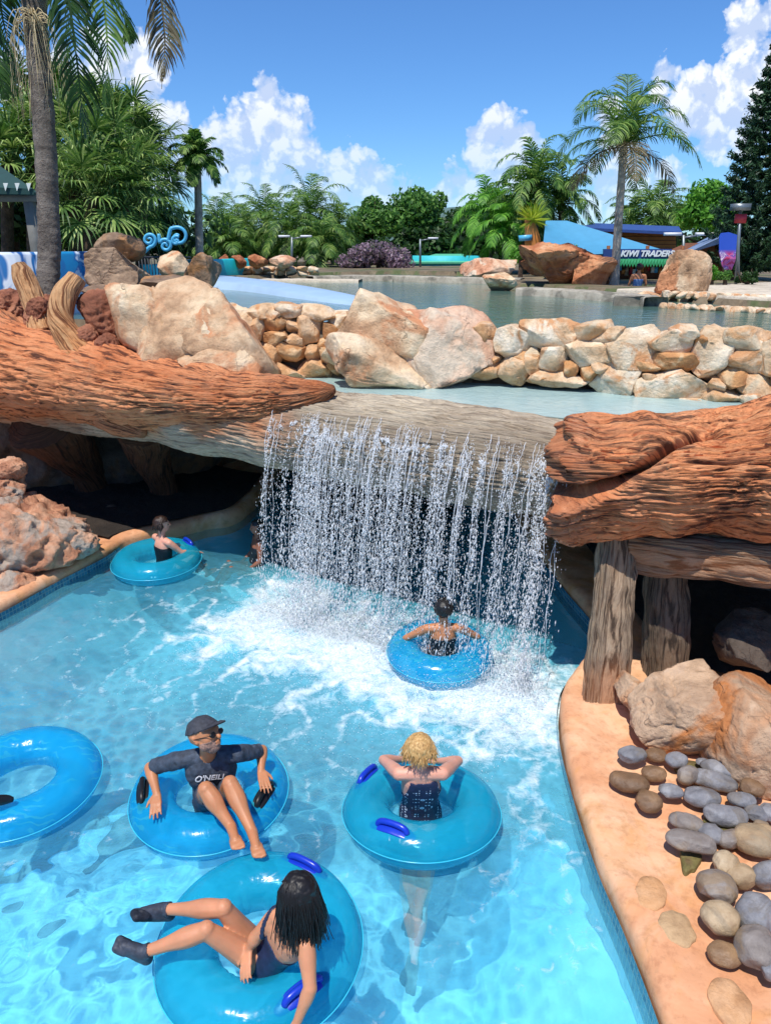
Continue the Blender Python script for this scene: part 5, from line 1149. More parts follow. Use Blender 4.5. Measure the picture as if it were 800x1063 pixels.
M['blossom'] = leafmat('blossom_mauve', ['#5a6a44', '#7c6672', '#a88a9c', '#c8b0bc'])
M['yellowleaf'] = leafmat('yellow_leaf', ['#9ab02c', '#c8d640', '#e0e860'], trans=.5)
M['trunkgrey'] = rockmat('palm_trunk', ['#5a5148', '#7d746a', '#9a9084'], 5, None, bump=.9, bscale=26, veins=False)
M['trunkbrown'] = rockmat('brown_trunk', ['#3b2d22', '#5e4a38', '#78624c'], 4, None, bump=.9, bscale=20, veins=False)
def trunk(pts, mat, parent, seed=0, nv=20, nu=60, rings=True):
    def dsp(gu, ang, V, r): return (.015*r)*np.sin(gu*55)*(1 if rings else 0)+r*.10*noise(V*5, seed)
    V, Fc, gu, gv = sweep(pts, nu, nv, dsp, up=(0, 1, .01)); return mk('trunk', V, Fc, mat, parent)
# --- feather palm
def feather_palm(lab, base, top, nf, L_, r_, seed, mat='palmleaf', ll=.55, parts=False, group=None, lean=0, drop=.30, name='palm_tree', els=(-30, 75), shaft=False):
    rs = np.random.RandomState(seed); base = np.array(base); top = np.array(top); rt = empty(name, base); tag(rt, lab, 'palm tree', group)
    mid = (base+top)/2+np.array([lean, 0, 0]); trunk([np.append(base-[0, 0, .3], r_*1.35), np.append(base*.8+top*.2+np.array([lean*.5, 0, 0]), r_), np.append(mid, r_*.95), np.append(top, r_*.8)], M['trunkgrey'], rt, seed)
    if shaft: V, Fc, _, _ = sweep([np.append(top-[0, 0, .1], r_*.9), np.append(top+[0, 0, .3], r_*1.0), np.append(top+[0, 0, .9], r_*.4)], 20, 14, up=(0, 1, .01)); mk('crown_shaft', V, Fc, M['leafmid'], rt); top = top+[0, 0, .7]
    lb = LB()
    for i in range(nf):
        az = i*2.39996+rs.uniform(-.2, .2); e = R(els[0]+(els[1]-els[0])*((i+.5)/nf)**.8); fl = frond(arc(top, az, e, L_*rs.uniform(.85, 1.1), drop*rs.uniform(.8, 1.25)), ll, n=40 if parts else 26, wd=.034 if parts else .06, droop=.75, vee=.2, seed=seed*100+i)
        if parts: l1 = LB(); l1.add(*fl); l1.build('frond', M[mat if i > nf*.12 else 'oldleaf'], rt)
        else: lb.add(*fl)
    if not parts: lb.build('crown', M[mat], rt)
    return rt
def fan_palm(lab, base, top, nf, rad, seed, mat='fanleaf', group=None, els=(-55, 80)):
    rs = np.random.RandomState(seed); base = np.array(base); top = np.array(top); rt = empty('fan_palm', base); tag(rt, lab, 'palm tree', group)
    trunk([np.append(base-[0, 0, .2], .17), np.append((base+top)/2, .15), np.append(top, .16)], M['trunkbrown'], rt, seed, 12, 30, False); lb = LB()
    for i in range(nf):
        az = i*2.39996+rs.uniform(-.2, .2); e = R(els[0]+(els[1]-els[0])*((i+.5)/nf)); lb.add(*fan(top, az, e, rad*rs.uniform(.8, 1.3), rad*rs.uniform(.85, 1.15), seed*50+i, droop=1.05))
    lb.build('crown', M[mat], rt); return rt
def broadleaf(lab, base, c, size, nl, ls, mat, seed, group=None, name='tree', cat='tree', limbs=5, **k):
    base = np.array(base, float); c = np.array(c, float); rt = empty(name, base); tag(rt, lab, cat, group); rs = np.random.RandomState(seed)
    mb = MB(); h = c[2]-base[2]; r_ = .03*h+.06
    V, Fc, _, _ = sweep([np.append(base-[0, 0, .3], r_*1.2), np.append(base+(c-base)*.4, r_*.8), np.append(c, r_*.35)], 24, 10, up=(0, 1, .01)); mb.add(V, Fc)
    for i in range(limbs):
        st_ = base+(c-base)*rs.uniform(.3, .7); e = c+rs.normal(size=3)*np.array(size)*.2; e[2] = max(e[2], st_[2]+.3)
        V, Fc, _, _ = sweep([np.append(st_, r_*.5), np.append((st_+e)/2+[0, 0, -.1], r_*.35), np.append(e, r_*.1)], 12, 7, up=(0, 1, .01)); mb.add(V, Fc)
    mb.build('trunk', M['trunkbrown'], rt); crown('crown', c, size, nl, ls, M[mat], seed, rt, **k); return rt
def GP(px, Y, z=2.95):                          # ground point under photo column px at distance Y
    return np.array([(px-400)/F*(Y*cp+(CH-z)*sp), Y, z])
def px2(x0, y0, x1, y1, Y):
    c = Q((x0+x1)/2, (y0+y1)/2, Y); m = mpp(c); return c, (x1-x0)*m, (y1-y0)*m

# ================================================================= trees, left
gl_ = 'drooping fan palms in the thicket at the left'
FPL = [(14, 118, 23, 'pale fan palm highest at the left edge above the awning'), (58, 112, 24, 'fan palm behind the big leaning trunk, crown near the top of the thicket'), (98, 128, 24, 'tall fan palm in the middle of the thicket, right of the big trunk'), (130, 142, 24, 'fan palm at the right shoulder of the thicket'),
 (150, 164, 25, 'fan palm forming the right end of the thicket'), (34, 150, 21, 'fan palm with drooping leaves directly left of the big trunk'), (78, 158, 21, 'fan palm low behind the big trunk on its right'), (112, 172, 20, 'yellowish fan palm half way up the thicket'), (146, 190, 23, 'fan palm over the blue swirls, low at the right'),
 (8, 172, 20, 'fan palm just above the green awning'), (94, 205, 18.8, 'short fan palm with long hanging pale leaves'), (128, 214, 19.5, 'short dark fan palm above the brown boulder'), ]
for i, (px, py, Y, lab) in enumerate(FPL):
    c = Q(px, py, Y); fan_palm(lab, GP(px, Y), c, 30, .9 if Y > 20 else .85, 900+i, group=gl_, els=(-38, 82))
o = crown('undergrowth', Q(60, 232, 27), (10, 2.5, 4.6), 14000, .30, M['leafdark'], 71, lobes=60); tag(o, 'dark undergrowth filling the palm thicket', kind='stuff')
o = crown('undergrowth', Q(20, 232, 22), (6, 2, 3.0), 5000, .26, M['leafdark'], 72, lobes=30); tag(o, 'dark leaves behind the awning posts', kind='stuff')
feather_palm('thin ringed palm with a small round crown standing alone', GP(208, 25), Q(205, 166, 25), 24, 1.15, .13, 41, ll=.42, drop=.42, els=(-40, 80))
tp_l = [o_ for o_ in bpy.data.objects if o_.name.startswith('trunk') and o_.parent and o_.parent.get('label', '').startswith('thin ringed')][0]; M['trunkpale'] = rockmat('pale_trunk', ['#7d766a', '#a29a8c', '#b8b0a2'], 4, None, bump=.6, bscale=22, veins=False); tp_l.data.materials[0] = M['trunkpale']
# big near palm, crown above the picture
bp = empty('palm_tree', Q(52, 300, 11.6)); tag(bp, 'nearest palm at the left, grey trunk and ragged fronds hanging from above the picture', 'palm tree')
trunk([np.append(Q(48, 318, 11.4), .21), np.append(Q(50, 290, 11.5), .165), np.append(Q(51, 240, 11.6), .155), np.append(Q(48, 160, 11.7), .15), np.append(Q(42, 80, 11.8), .15), np.append(Q(37, 20, 11.9), .16), np.append(Q(33, -60, 12), .17)], M['trunkgrey'], bp, 5, 36, 240)
FR_ = [([(34, -60, 12), (78, -70, 11.8), (105, -10, 11.6), (112, 60, 11.5), (108, 118, 11.5)], 'palmleaf', 'bright green frond hanging straight down'), ([(34, -60, 12), (110, -95, 11.8), (158, -30, 11.6), (171, 35, 11.5), (168, 92, 11.4)], 'oldleaf', 'dry greyish outermost frond'),
 ([(34, -60, 12), (62, -40, 11.4), (76, 30, 11.2), (84, 100, 11.2), (90, 150, 11.2)], 'leafdark', 'dark inner frond reaching lowest'), ([(34, -60, 12), (14, -50, 11.8), (-8, 0, 11.7), (-4, 60, 11.6), (8, 110, 11.5)], 'leafdark', 'dark frond at the left edge'),
 ([(34, -60, 12), (70, -60, 12.6), (100, -30, 12.8), (128, 10, 12.9), (138, 50, 13)], 'palmleaf', None), ([(34, -60, 12), (54, -60, 12.5), (68, -10, 12.8), (72, 50, 12.8), (66, 90, 12.8)], 'palmleaf', None),
 ([(34, -60, 12), (10, -40, 12.6), (0, -5, 12.9), (10, 50, 13), (20, 90, 13)], 'leafdark', None), ([(34, -60, 12), (100, -90, 12.2), (150, -50, 12.4), (176, 10, 12.5), (180, 45, 12.5)], 'palmleaf', None), ([(34, -60, 12), (-30, -90, 12), (-70, -30, 12), (-80, 40, 12)], 'palmleaf', None)]
for i, (pp, mt, lab) in enumerate(FR_):
    l1 = LB(); l1.add(*frond([Q(*p) for p in pp], .62, n=58, wd=.035, droop=.85, seed=700+i, vee=0)); f_ = l1.build('frond', M[mt], bp)
    if lab: f_['label'] = lab
mb = MB(); rs = np.random.RandomState(3)
for i in range(46):
    a = rs.uniform(-1, 1); p0 = Q(36, 18+rs.uniform(-6, 10), 11.7); 
    pts = [np.append(p0+np.array([0, 0, 0]), .006), np.append(p0+[a*.22, rs.uniform(-.2, .1), .02], .005), np.append(p0+[a*.42, rs.uniform(-.2, .1), -.25-rs.uniform(0, .2)], .004), np.append(p0+[a*.48, rs.uniform(-.2, .1), -.8-rs.uniform(0, .5)], .003)]
    V, Fc, _, _ = sweep(pts, 10, 4, up=(0, 1, .1)); mb.add(V, Fc)
M['straw'] = plain('straw', '#d8c49a', .8, .2, 8, .1); mb.build('flower_strings', M['straw'], bp)
# middle row
g_ = 'feather palms in the far tree row'
for i, (px, py, Y, L_, lab) in enumerate([(228, 240, 44, 2.6, 'low dark palm right behind the thin ringed palm'), (252, 238, 48, 2.8, 'dark palm above the little orange rocks'), (276, 232, 46, 3.0, 'bushy palm between the dark one and the tallest one'), (322, 222, 44, 3.3, 'tallest feather palm of the far row with drooping fronds'), (300, 242, 42, 2.6, 'palm in front of the tallest one on its left'), (347, 240, 45, 2.7, 'palm just left of the mauve bush'), (240, 254, 41, 2.0, 'stubby palm low behind the far rocks'), (333, 254, 40, 2.1, 'short palm below the tallest one')]):
    feather_palm(lab, GP(px, Y), Q(px, py, Y), 26, L_, .17, 60+i, ll=.75, group=g_, drop=.42, els=(-45, 80))
for i, (a, b, c_, d, Y, mt, lab) in enumerate([(355, 196, 420, 262, 50, 'leafmid', 'round leafy tree behind the mauve bush'), (392, 184, 470, 262, 47, 'leafmid', 'tallest leafy tree with sky showing through its top, centre of the row'), (452, 205, 512, 268, 52, 'leafdark', 'dark leafy tree right of the tallest one, below the distant hill'), (480, 192, 545, 262, 56, 'leafmid', 'leafy tree behind the drooping palms')]):
    cc, w_, h_ = px2(a, b, c_, d, Y); broadleaf(lab, GP((a+c_)/2, Y), cc, (w_*1.15, w_*.8, h_*1.15), 7000, .26, mt, 80+i, group='leafy trees in the far row', lobes=26)
for i, (a, b, c_, d, Y, mt) in enumerate([(180, 236, 300, 276, 52, 'leafdark'), (280, 238, 400, 278, 50, 'leafmid'), (385, 236, 520, 280, 45, 'leafdark'), (500, 232, 640, 285, 48, 'leafdark'), (640, 235, 860, 290, 46, 'leafdark'), (-120, 225, 60, 285, 34, 'leafdark')]):
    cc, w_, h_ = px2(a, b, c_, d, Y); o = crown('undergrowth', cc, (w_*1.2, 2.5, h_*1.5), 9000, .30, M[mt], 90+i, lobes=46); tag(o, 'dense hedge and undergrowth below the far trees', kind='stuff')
cc, w_, h_ = px2(354, 250, 430, 286, 38); broadleaf('mauve flowering bush at the end of the far kerb', GP(392, 38), cc, (w_*1.05, 3, h_*1.35), 8000, .16, 'blossom', 97, name='bush', cat='bush', lobes=30, limbs=3)
# droopy cluster centre right
g_ = 'drooping palms behind the large orange rock'
for i, (px, py, Y, L_, lab, mt) in enumerate([(508, 226, 32, 2.2, 'yellow green palm, left one of the drooping group', 'leafbright'), (524, 240, 30, 1.8, 'short yellowish palm in front of the drooping group', 'leafbright'), (556, 192, 30, 2.5, 'tallest dark drooping palm above the orange rock', 'palmleaf'), (544, 220, 31, 2.4, 'dark palm under the tallest drooping one', 'palmleaf'), (582, 212, 30.5, 2.2, 'drooping palm right of the tallest one beside the blue roof', 'palmleaf')]):
    feather_palm(lab, GP(px, Y), Q(px, py, Y), 22, L_, .13, 120+i, mat=mt, ll=.6, group=g_, drop=.55, els=(-35, 85))
M['trunkroyal'] = rockmat('royal_trunk', ['#8e8678', '#b3aa9c', '#c8c0b2'], 4, None, bump=.6, bscale=22, veins=False)
rt = feather_palm('tall royal palm with a smooth pale trunk beside the shop', GP(637, 21.4), Q(647, 152, 21.4), 20, 2.35, .115, 140, ll=.72, parts=True, drop=.50, els=(-15, 86), shaft=False)
[c_.data.materials.__setitem__(0, M['trunkroyal']) for c_ in rt.children if c_.name.startswith('trunk')]
feather_palm('bushy palm behind the orange wooden building', GP(676, 36), Q(678, 226, 36), 26, 2.6, .2, 145, ll=.7, drop=.4)
feather_palm('thin palm half hidden between the royal palm and the bushy one', GP(660, 38), Q(655, 234, 38), 16, 1.8, .15, 146, ll=.6, drop=.4)
cc, w_, h_ = px2(698, 175, 775, 262, 34); broadleaf('bright green tree left of the tall conifer', GP(738, 34), cc, (w_*1.1, w_*.9, h_*1.1), 9000, .20, 'leafbright', 150, lobes=26)
cc, w_, h_ = px2(672, 205, 730, 250, 42); broadleaf('leafy tree behind the bushy palm', GP(700, 42), cc, (w_*1.1, w_*.9, h_*1.2), 4000, .22, 'leafmid', 151)
# conifer
Yc = 24.; ap = Q(816, 24, Yc); bs_ = GP(818, Yc); pn = empty('conifer_tree', bs_); tag(pn, 'tall dark conifer with tiers of ropy branches at the right edge', 'conifer')
V, Fc, _, _ = sweep([np.append(bs_-[0, 0, .3], .2), np.append((bs_+ap)/2, .13), np.append(ap, .02)], 30, 10, up=(0, 1, .01)); mk('trunk', V, Fc, M['trunkbrown'], pn)
rs = np.random.RandomState(8); Pc = []; Nn = []
Ht = ap[2]-bs_[2]
for k in range(21):
    f = .06+.94*k/20; zt = bs_[2]+Ht*f; rad = 1.4*(1-f)**.85+.10
    for j in range(13):
        az = j*2*math.pi/13+k*.7+rs.uniform(-.15, .15); L_ = rad*rs.uniform(.85, 1.1); d = np.array([math.cos(az), math.sin(az), 0])
        x = np.linspace(.1, 1, int(26*L_)+5)
        for xx in x:
            c = np.array([ap[0], ap[1], zt])+d*L_*xx+np.array([0, 0, L_*(.55*xx*xx-.28*xx)])
            for _ in range(9):
                lat = np.array([-d[1], d[0], 0])*rs.normal()*.05; Pc.append(c+lat+rs.normal(size=3)*.035+[0, 0, abs(rs.normal())*.05]); Nn.append(n3(rs.normal(size=3)+[0, 0, .6]))
V, Fc, lf = leaves_quads(np.array(Pc), np.array(Nn), .13, .35, 4); mk('crown', V, Fc, M['leafpine'], pn, smooth=False, attrs={'lf': lf})
M['hill'] = rockmat('hill', ['#46605a', '#56706a', '#5f7a76'], .01, None, bump=.1, veins=False)  # haze of distance mixed into the base colour
hx = np.linspace(-1, 1, 60); hy = np.linspace(-1, 1, 30); HX, HY = np.meshgrid(hx, hy, indexing='ij'); hz = np.exp(-(HX/.32)**2-(HY/.6)**2)*1.0+.35*np.exp(-((HX-.45)/.3)**2-(HY/.6)**2)+.05*noise(np.stack([HX*6, HY*6, 0*HX], -1), 3)
c = Q(468, 250, 1900); tag(mk('hill', np.stack([c[0]+HX*520, 1900+HY*200, 2+hz*86], -1).reshape(-1, 3), gridfaces(60, 30), M['hill'], origin=(c[0], 1900, 2)), 'small far hill, distance haze put into its blue green colour', kind='structure')

# ================================================================= clouds (part of the sky itself, by direction)
BL = [(278, 96, 17), (272, 118, 24), (292, 122, 22), (262, 142, 30), (300, 142, 28), (318, 165, 30), (280, 172, 42), (245, 170, 28), (350, 180, 28), (300, 205, 44), (345, 205, 36), (380, 190, 24), (396, 200, 20), (250, 210, 42), (222, 150, 26), (205, 175, 34),
 (150, 122, 26), (180, 130, 24), (135, 145, 30), (165, 165, 40), (110, 150, 22), (140, 55, 26), (150, 85, 20), (112, 68, 28), (70, 80, 30), (20, 90, 26),
 (519, 117, 9), (510, 142, 19), (530, 142, 18), (549, 140, 12), (492, 142, 12), (500, 168, 24), (528, 170, 26), (480, 188, 22), (462, 200, 14), (515, 200, 40),
 (630, 120, 16), (640, 140, 18), (628, 200, 26), (648, 175, 18), (690, 78, 14), (684, 92, 10), (778, 30, 24), (800, 18, 26), (805, 50, 24), (762, 44, 12), (716, 104, 22), (742, 94, 24), (768, 86, 26), (800, 82, 30), (738, 122, 32), (770, 122, 34), (808, 130, 36), (708, 130, 18), (740, 150, 22), (690, 195, 26), (424, 205, 20)]
tc = nt.nodes.new('ShaderNodeTexCoord'); sx = nt.nodes.new('ShaderNodeSeparateXYZ'); nt.links.new(tc.outputs['Generated'], sx.inputs[0])
def wm(op, a, b=0., c=None, clamp=False):
    nd = nt.nodes.new('ShaderNodeMath'); nd.operation = op; nd.use_clamp = clamp
    for i, x in enumerate((a, b, c)):
        if x is None: continue
        if isinstance(x, (int, float)): nd.inputs[i].default_value = x
        else: nt.links.new(x, nd.inputs[i])
    return nd.outputs[0]
dy = wm('MAXIMUM', sx.outputs[1], .05); uu = wm('DIVIDE', sx.outputs[0], dy); vv_ = wm('DIVIDE', sx.outputs[2], dy)
cb = nt.nodes.new('ShaderNodeCombineXYZ'); nt.links.new(uu, cb.inputs[0]); nt.links.new(vv_, cb.inputs[1]); uv = cb.outputs[0]
fieldv = None
for (px, py, r_) in BL:
    d_ = ray(px, py); dn = nt.nodes.new('ShaderNodeVectorMath'); dn.operation = 'DISTANCE'; nt.links.new(uv, dn.inputs[0]); dn.inputs[1].default_value = (d_[0]/d_[1], d_[2]/d_[1], 0)
    rr = r_/F*1.35; e = wm('MULTIPLY_ADD', dn.outputs['Value'], -1/rr, 1.0); fieldv = e if fieldv is None else wm('SMOOTH_MAX', fieldv, e, .25)
def bil(vec, off):
    ad = nt.nodes.new('ShaderNodeVectorMath'); ad.operation = 'ADD'; nt.links.new(vec, ad.inputs[0]); ad.inputs[1].default_value = off
    ns = nt.nodes.new('ShaderNodeTexNoise'); ns.noise_dimensions = '2D'; ns.inputs['Scale'].default_value = 16; ns.inputs['Detail'].default_value = 2; nt.links.new(ad.outputs[0], ns.inputs['Vector'])
    m2_ = nt.nodes.new('ShaderNodeVectorMath'); m2_.operation = 'MULTIPLY_ADD'; nt.links.new(ns.outputs[1], m2_.inputs[0]); m2_.inputs[1].default_value = (.035, .035, 0); nt.links.new(ad.outputs[0], m2_.inputs[2])
    vo = nt.nodes.new('ShaderNodeTexVoronoi'); vo.voronoi_dimensions = '2D'; vo.inputs['Scale'].default_value = 20; vo.inputs['Detail'].default_value = 3; vo.inputs['Roughness'].default_value = .60; nt.links.new(m2_.outputs[0], vo.inputs['Vector'])
    n2 = nt.nodes.new('ShaderNodeTexNoise'); n2.noise_dimensions = '2D'; n2.inputs['Scale'].default_value = 55; n2.inputs['Detail'].default_value = 5; n2.inputs['Roughness'].default_value = .68; nt.links.new(ad.outputs[0], n2.inputs['Vector'])
    return wm('ADD', wm('MULTIPLY', wm('SUBTRACT', .55, vo.outputs['Distance']), 1.0), wm('MULTIPLY', wm('SUBTRACT', n2.outputs[0], .5), .9))
b0 = bil(uv, (0, 0, 0)); b1_ = bil(uv, (-.010, .017, 0))
dens = wm('ADD', fieldv, wm('MULTIPLY', b0, .62))
def ramp_w(fac, stops):
    r = nt.nodes.new('ShaderNodeValToRGB'); nt.links.new(fac, r.inputs[0]); e = r.color_ramp.elements
    while len(e) < len(stops): e.new(.5)
    for k, (p, c) in enumerate(stops): e[k].position = p; e[k].color = (*c, 1)
    return r.outputs[0]
alpha = ramp_w(dens, [(.02, (0, 0, 0)), (.13, (.5,)*3), (.36, (.95,)*3)])
w.cycles.sampling_method = 'MANUAL'; w.cycles.sample_map_resolution = 512
lit = wm('ADD', wm('MULTIPLY_ADD', wm('SUBTRACT', b0, b1_), .95, .58), wm('MULTIPLY', b0, .25))
ccol = ramp_w(lit, [(.30, (4.6, 5.5, 7.4)), (.55, (6.0, 6.7, 8.0)), (.80, (7.9, 8.1, 8.5))])
hz = ramp_w(wm('MULTIPLY_ADD', vv_, 2.6, 0.), [(.0, (.25,)*3), (.45, (1, 1, 1))])
mxc = nt.nodes.new('ShaderNodeMix'); mxc.data_type = 'RGBA'; nt.links.new(wm('MULTIPLY', wm('MULTIPLY', alpha, hz), wm('GREATER_THAN', sx.outputs[1], .1)), mxc.inputs[0])
nt.links.new(mxs.outputs[2], mxc.inputs[6]); nt.links.new(ccol, mxc.inputs[7]); nt.links.new(mxc.outputs[2], bg.inputs[0])
# ================================================================= things around the upper pond
M['bluewall'] = None
t = NT('mural_blue'); v = t.coord('Object'); n1 = t.noise(v, .9, 3, .5, 1.5)
c = t.ramp(n1, [(.40, C('#1f8fc4')), (.47, C('#2c6fae')), (.52, C('#dfe6ee')), (.58, C('#c9d4e2')), (.62, C('#2a5f9e'))], 'EASE'); M['bluewall'] = t.done(t.pr(c, .45))
M['paleblue'] = plain('pale_blue_paint', '#a9c4e0', .35, .05, 2, .05); M['teal'] = plain('teal_plastic', '#28c4c8', .35, .06, 4, .05); M['turq'] = plain('turquoise_wall', '#35c0c8', .6, .06, 4, .05); M['greenroof'] = plain('green_roof', '#58b088', .6, .06, 6, .1)
M['fence'] = plain('fence_dark', '#3a3d40', .5, .1, 10, .1); M['blueroof'] = plain('blue_sail', '#4a93b8', .7, .05, 3, .1); M['navyroof'] = plain('navy_metal_roof', '#34508c', .5, .1, 8, .1); M['greyblue'] = plain('grey_blue_roof', '#7c8fae', .5, .1, 6, .1)
M['siding'] = plain('orange_siding', '#c9803c', .7, .12, 4, .2); M['brownwall'] = plain('brown_wall', '#7a4a2c', .8, .15, 4, .2); M['darkwall'] = plain('dark_opening', '#2a2420', .9, .2, 4, .1); M['navysign'] = plain('sign_navy', '#27427e', .5, .05, 4, .02)
M['awngreen'] = plain('awning_green', '#2c8a5a', .7, .1, 6, .1); M['awnwhite'] = plain('awning_white', '#e4e8e0', .7, .05, 6, .1); M['darkgreen'] = plain('awning_dark_green', '#16403c', .7, .1, 6, .1); M['greybeam'] = plain('grey_beam', '#7a7872', .8, .12, 6, .2)
M['metal'] = plain('lamp_metal', '#7c8488', .4, .08, 8, .05, Metallic=.5); M['red'] = plain('red_panel', '#b3303a', .5, .1, 8, .05); M['goods'] = plain('hanging_goods', '#b59a78', .8, .4, 14, .1)
def slab(name, pts, z0, z1, mat, parent=None, bev=True, **k):
    n = len(pts); V = [(p[0], p[1], z0) for p in pts]+[(p[0], p[1], z1) for p in pts]
    return mk(name, V, [tuple(range(n-1, -1, -1)), tuple(range(n, 2*n))]+[(i, (i+1) % n, n+(i+1) % n, n+i) for i in range(n)], mat, parent, smooth=False, **k)
def kerb(name, pix, wd, z0, z1, mat, lab, n=60, seed=1, rough=.02, kind='structure', cat=None):
    pts = [P(px, py, z1)[:2] for px, py in pix]; S, N, L = offset_poly(pts, n)
    prof = [(0, z0), (0, z1-.03), (.03, z1), (wd*.5, z1+.004), (wd-.03, z1), (wd, z1-.03), (wd, z0)]; prof = np.array(prof)
    N = np.where(N[:, 1:2] < 0, -N, N); V = np.concatenate([S[:, None]+N[:, None]*prof[None, :, :1], np.repeat(prof[None, :, 1:2], n, 0)], -1); V += (fbm(V*3, 3, seed)*rough)[..., None]
    o = mk(name, V.reshape(-1, 3), gridfaces(n, 7), mat); tag(o, lab, cat, kind=kind); return o
kerb('pond_kerb', [(535, 299), (570, 300), (610, 303), (650, 306), (668, 309)], .5, 2.5, 3.02, M['concrete'], 'low concrete kerb of the pond in front of the orange rock')
kerb('pond_kerb', [(325, 287), (380, 286), (430, 287), (470, 288), (540, 289)], .7, 2.5, 3.02, M['concrete'], 'long far kerb of the pond')
kerb('pond_path', [(268, 290.5), (310, 290.2), (372, 290.5)], .9, 2.5, 2.93, M['deckgrey'], 'pale landing at the far edge of the pond')
# rough stone edge at the right
lw_ = empty('low_stone_wall', P(745, 315, ZP)); tag(lw_, 'low whitish rough stone edge of the pond at the right', 'stone wall')
for i in range(34):
    u = (i % 17)/16; row = i//17; px = 688+u*130+(row*4); py = 315.5+u*7-row*6.5; c = P(px, py+4, ZP); c[1] += row*.15; c[2] = ZP+.02+row*.13; m = mpp(c)
    rock('stone', c, (9.5*m*(1+.3*math.sin(i*5.)), .35, .17), 600+i, M['stonecream'], lw_, sub=3, cuts=8, boxy=.6, rough=.06, crack=.0)
kerb('paving', [(640, 299.5), (700, 303), (760, 307), (840, 311)], 8, 2.6, 3.03, M['deckgrey'], 'pale paving round the shop', n=30)
fw_2 = empty('low_stone_wall', P(278, 284, ZP)); tag(fw_2, 'low stone wall under the four little rocks across the pond', 'stone wall')
for i in range(20):
    px = 222+(i % 10)*11.5; c = Q(px, 283.5-(i//10)*4, 29.5); m = mpp(c); rock('stone', c, (12*m, .5, .24), 640+i, M['stonecream' if i % 3 else 'stonewarm'], fw_2, sub=3, cuts=8, boxy=.6, rough=.06, crack=0)
# pale blue smooth slope (overflow slide)
U = np.linspace(0, 1, 70); Wd = np.linspace(0, 1, 14)
l0 = [P(208, 293, 3.02), P(250, 297, 2.98), P(300, 306, 2.92), P(350, 315, 2.86), P(402, 323, 2.80)]; l1_ = [P(214, 285, 3.02), P(262, 289.5, 3.0), P(310, 296, 2.96), P(358, 305, 2.90), P(404, 318, 2.82)]
a_ = catmull(l0, 70); b_ = catmull(l1_, 70); V = a_[:, None]*(1-Wd[None, :, None])+b_[:, None]*Wd[None, :, None]; V[..., 2] += np.sin(np.pi*Wd)[None]*.10; V[:, 0, 2] = 2.6; V[:, -1, 2] = 2.6
o = mk('overflow_slope', V.reshape(-1, 3), gridfaces(70, 14), M['paleblue'], origin=(0, 15, 2.6)); tag(o, 'smooth pale blue painted slope curving down into the pond', kind='structure')
o = mk('overflow_slope', np.array([P(x, y, 3.0) for x, y in [(162, 300), (208, 293), (214, 285), (238, 284), (210, 278), (160, 282)]]), [tuple(range(6))], M['paleblue'], smooth=False); tag(o, 'pale blue painted apron behind the dark rocks', kind='structure')
# painted slide wall at the left
def curvedwall(name, pix, Y0, z0, h, thk, mat, parent=None):
    pts = [Q(px, py, Y)[:2] for px, py, Y in pix]; S, N, L = offset_poly(pts, 60); N = np.where(N[:, 1:2] < 0, -N, N)
    prof = np.array([(0, z0), (0, z0+h-.05), (.05, z0+h), (thk-.05, z0+h), (thk, z0+h-.05), (thk, z0)]); V = np.concatenate([S[:, None]+N[:, None]*prof[None, :, :1], np.repeat(prof[None, :, 1:2], 60, 0)], -1)
    return mk(name, V.reshape(-1, 3), gridfaces(60, 6), mat, parent)
o = curvedwall('mural_wall', [(-120, 290, 12.2), (-20, 290, 12.6), (40, 290, 13.2), (90, 290, 14.6), (118, 290, 17)], 0, 2.6, 1.30, .25, M['bluewall']); tag(o, 'curved low wall painted blue and white behind the stubs', 'painted wall')
o = curvedwall('slide_wall', [(150, 290, 21), (160, 290, 21.3), (172, 290, 22)], 0, 2.8, .72, .2, M['teal']); tag(o, 'short turquoise barrier left of the white and tan rock', 'barrier')
o = curvedwall('slide_wall', [(192, 285, 27), (210, 285, 26.5), (232, 285, 28), (262, 285, 30)], 0, 2.8, .75, .2, M['teal']); tag(o, 'turquoise sloping barrier at the foot of the thin palm', 'barrier')
# fence
fe = empty('metal_fence', Q(85, 270, 17.5)); tag(fe, 'dark metal railing behind the painted wall', 'fence')
for (pa, pb) in (((56, 17), (112, 19)), ):
    A = GP(pa[0], pa[1], 3.0); Bp = GP(pb[0]+16, pb[1]+2, 3.0)
    for k in range(34):
        c = A+(Bp-A)*k/33; mb = MB(); mb.rod(c, c+[0, 0, .78], .013, n=6); mb.build('bar', M['fence'], fe)
    for z in (.10, .76): mb = MB(); mb.rod(A+[0, 0, z], Bp+[0, 0, z], .022, n=6); mb.build('rail', M['fence'], fe)
# swirl sculpture
sw_ = empty('swirl_sculpture', GP(172, 16.5, 3.0)); tag(sw_, 'light blue wave shaped swirl ornaments on a railing', 'sculpture')
M['swirl'] = plain('swirl_blue', '#58b4dc', .4, .05, 5, .05)
def spiral(cx, cy, r0, turns, dirn, Y=16.5, start=0., tail=None):
    pts = []
    if tail: pts += [np.append(Q(px, py, Y), .035) for px, py in tail]
    for k in range(26):
        f = k/25; a = start+dirn*turns*2*math.pi*f; r_ = r0*(1-.85*f); pts.append(np.append(Q(cx+r_*math.cos(a), cy-r_*math.sin(a), Y), .038*(1-.3*f)))
    V, Fc, _, _ = sweep(pts, 120, 8, up=(0, 1, .02)); mk('swirl', V, Fc, M['swirl'], sw_)
spiral(155, 249, 7.5, 1.6, 1, start=-1.5, tail=[(150, 262)]); spiral(172, 255, 7, 1.5, -1, start=2.6, tail=[(165, 243)]); spiral(185, 246, 11, 1.2, -1, start=2.4, tail=[(174, 252)]); spiral(183, 250, 5, 1.2, 1, start=1)
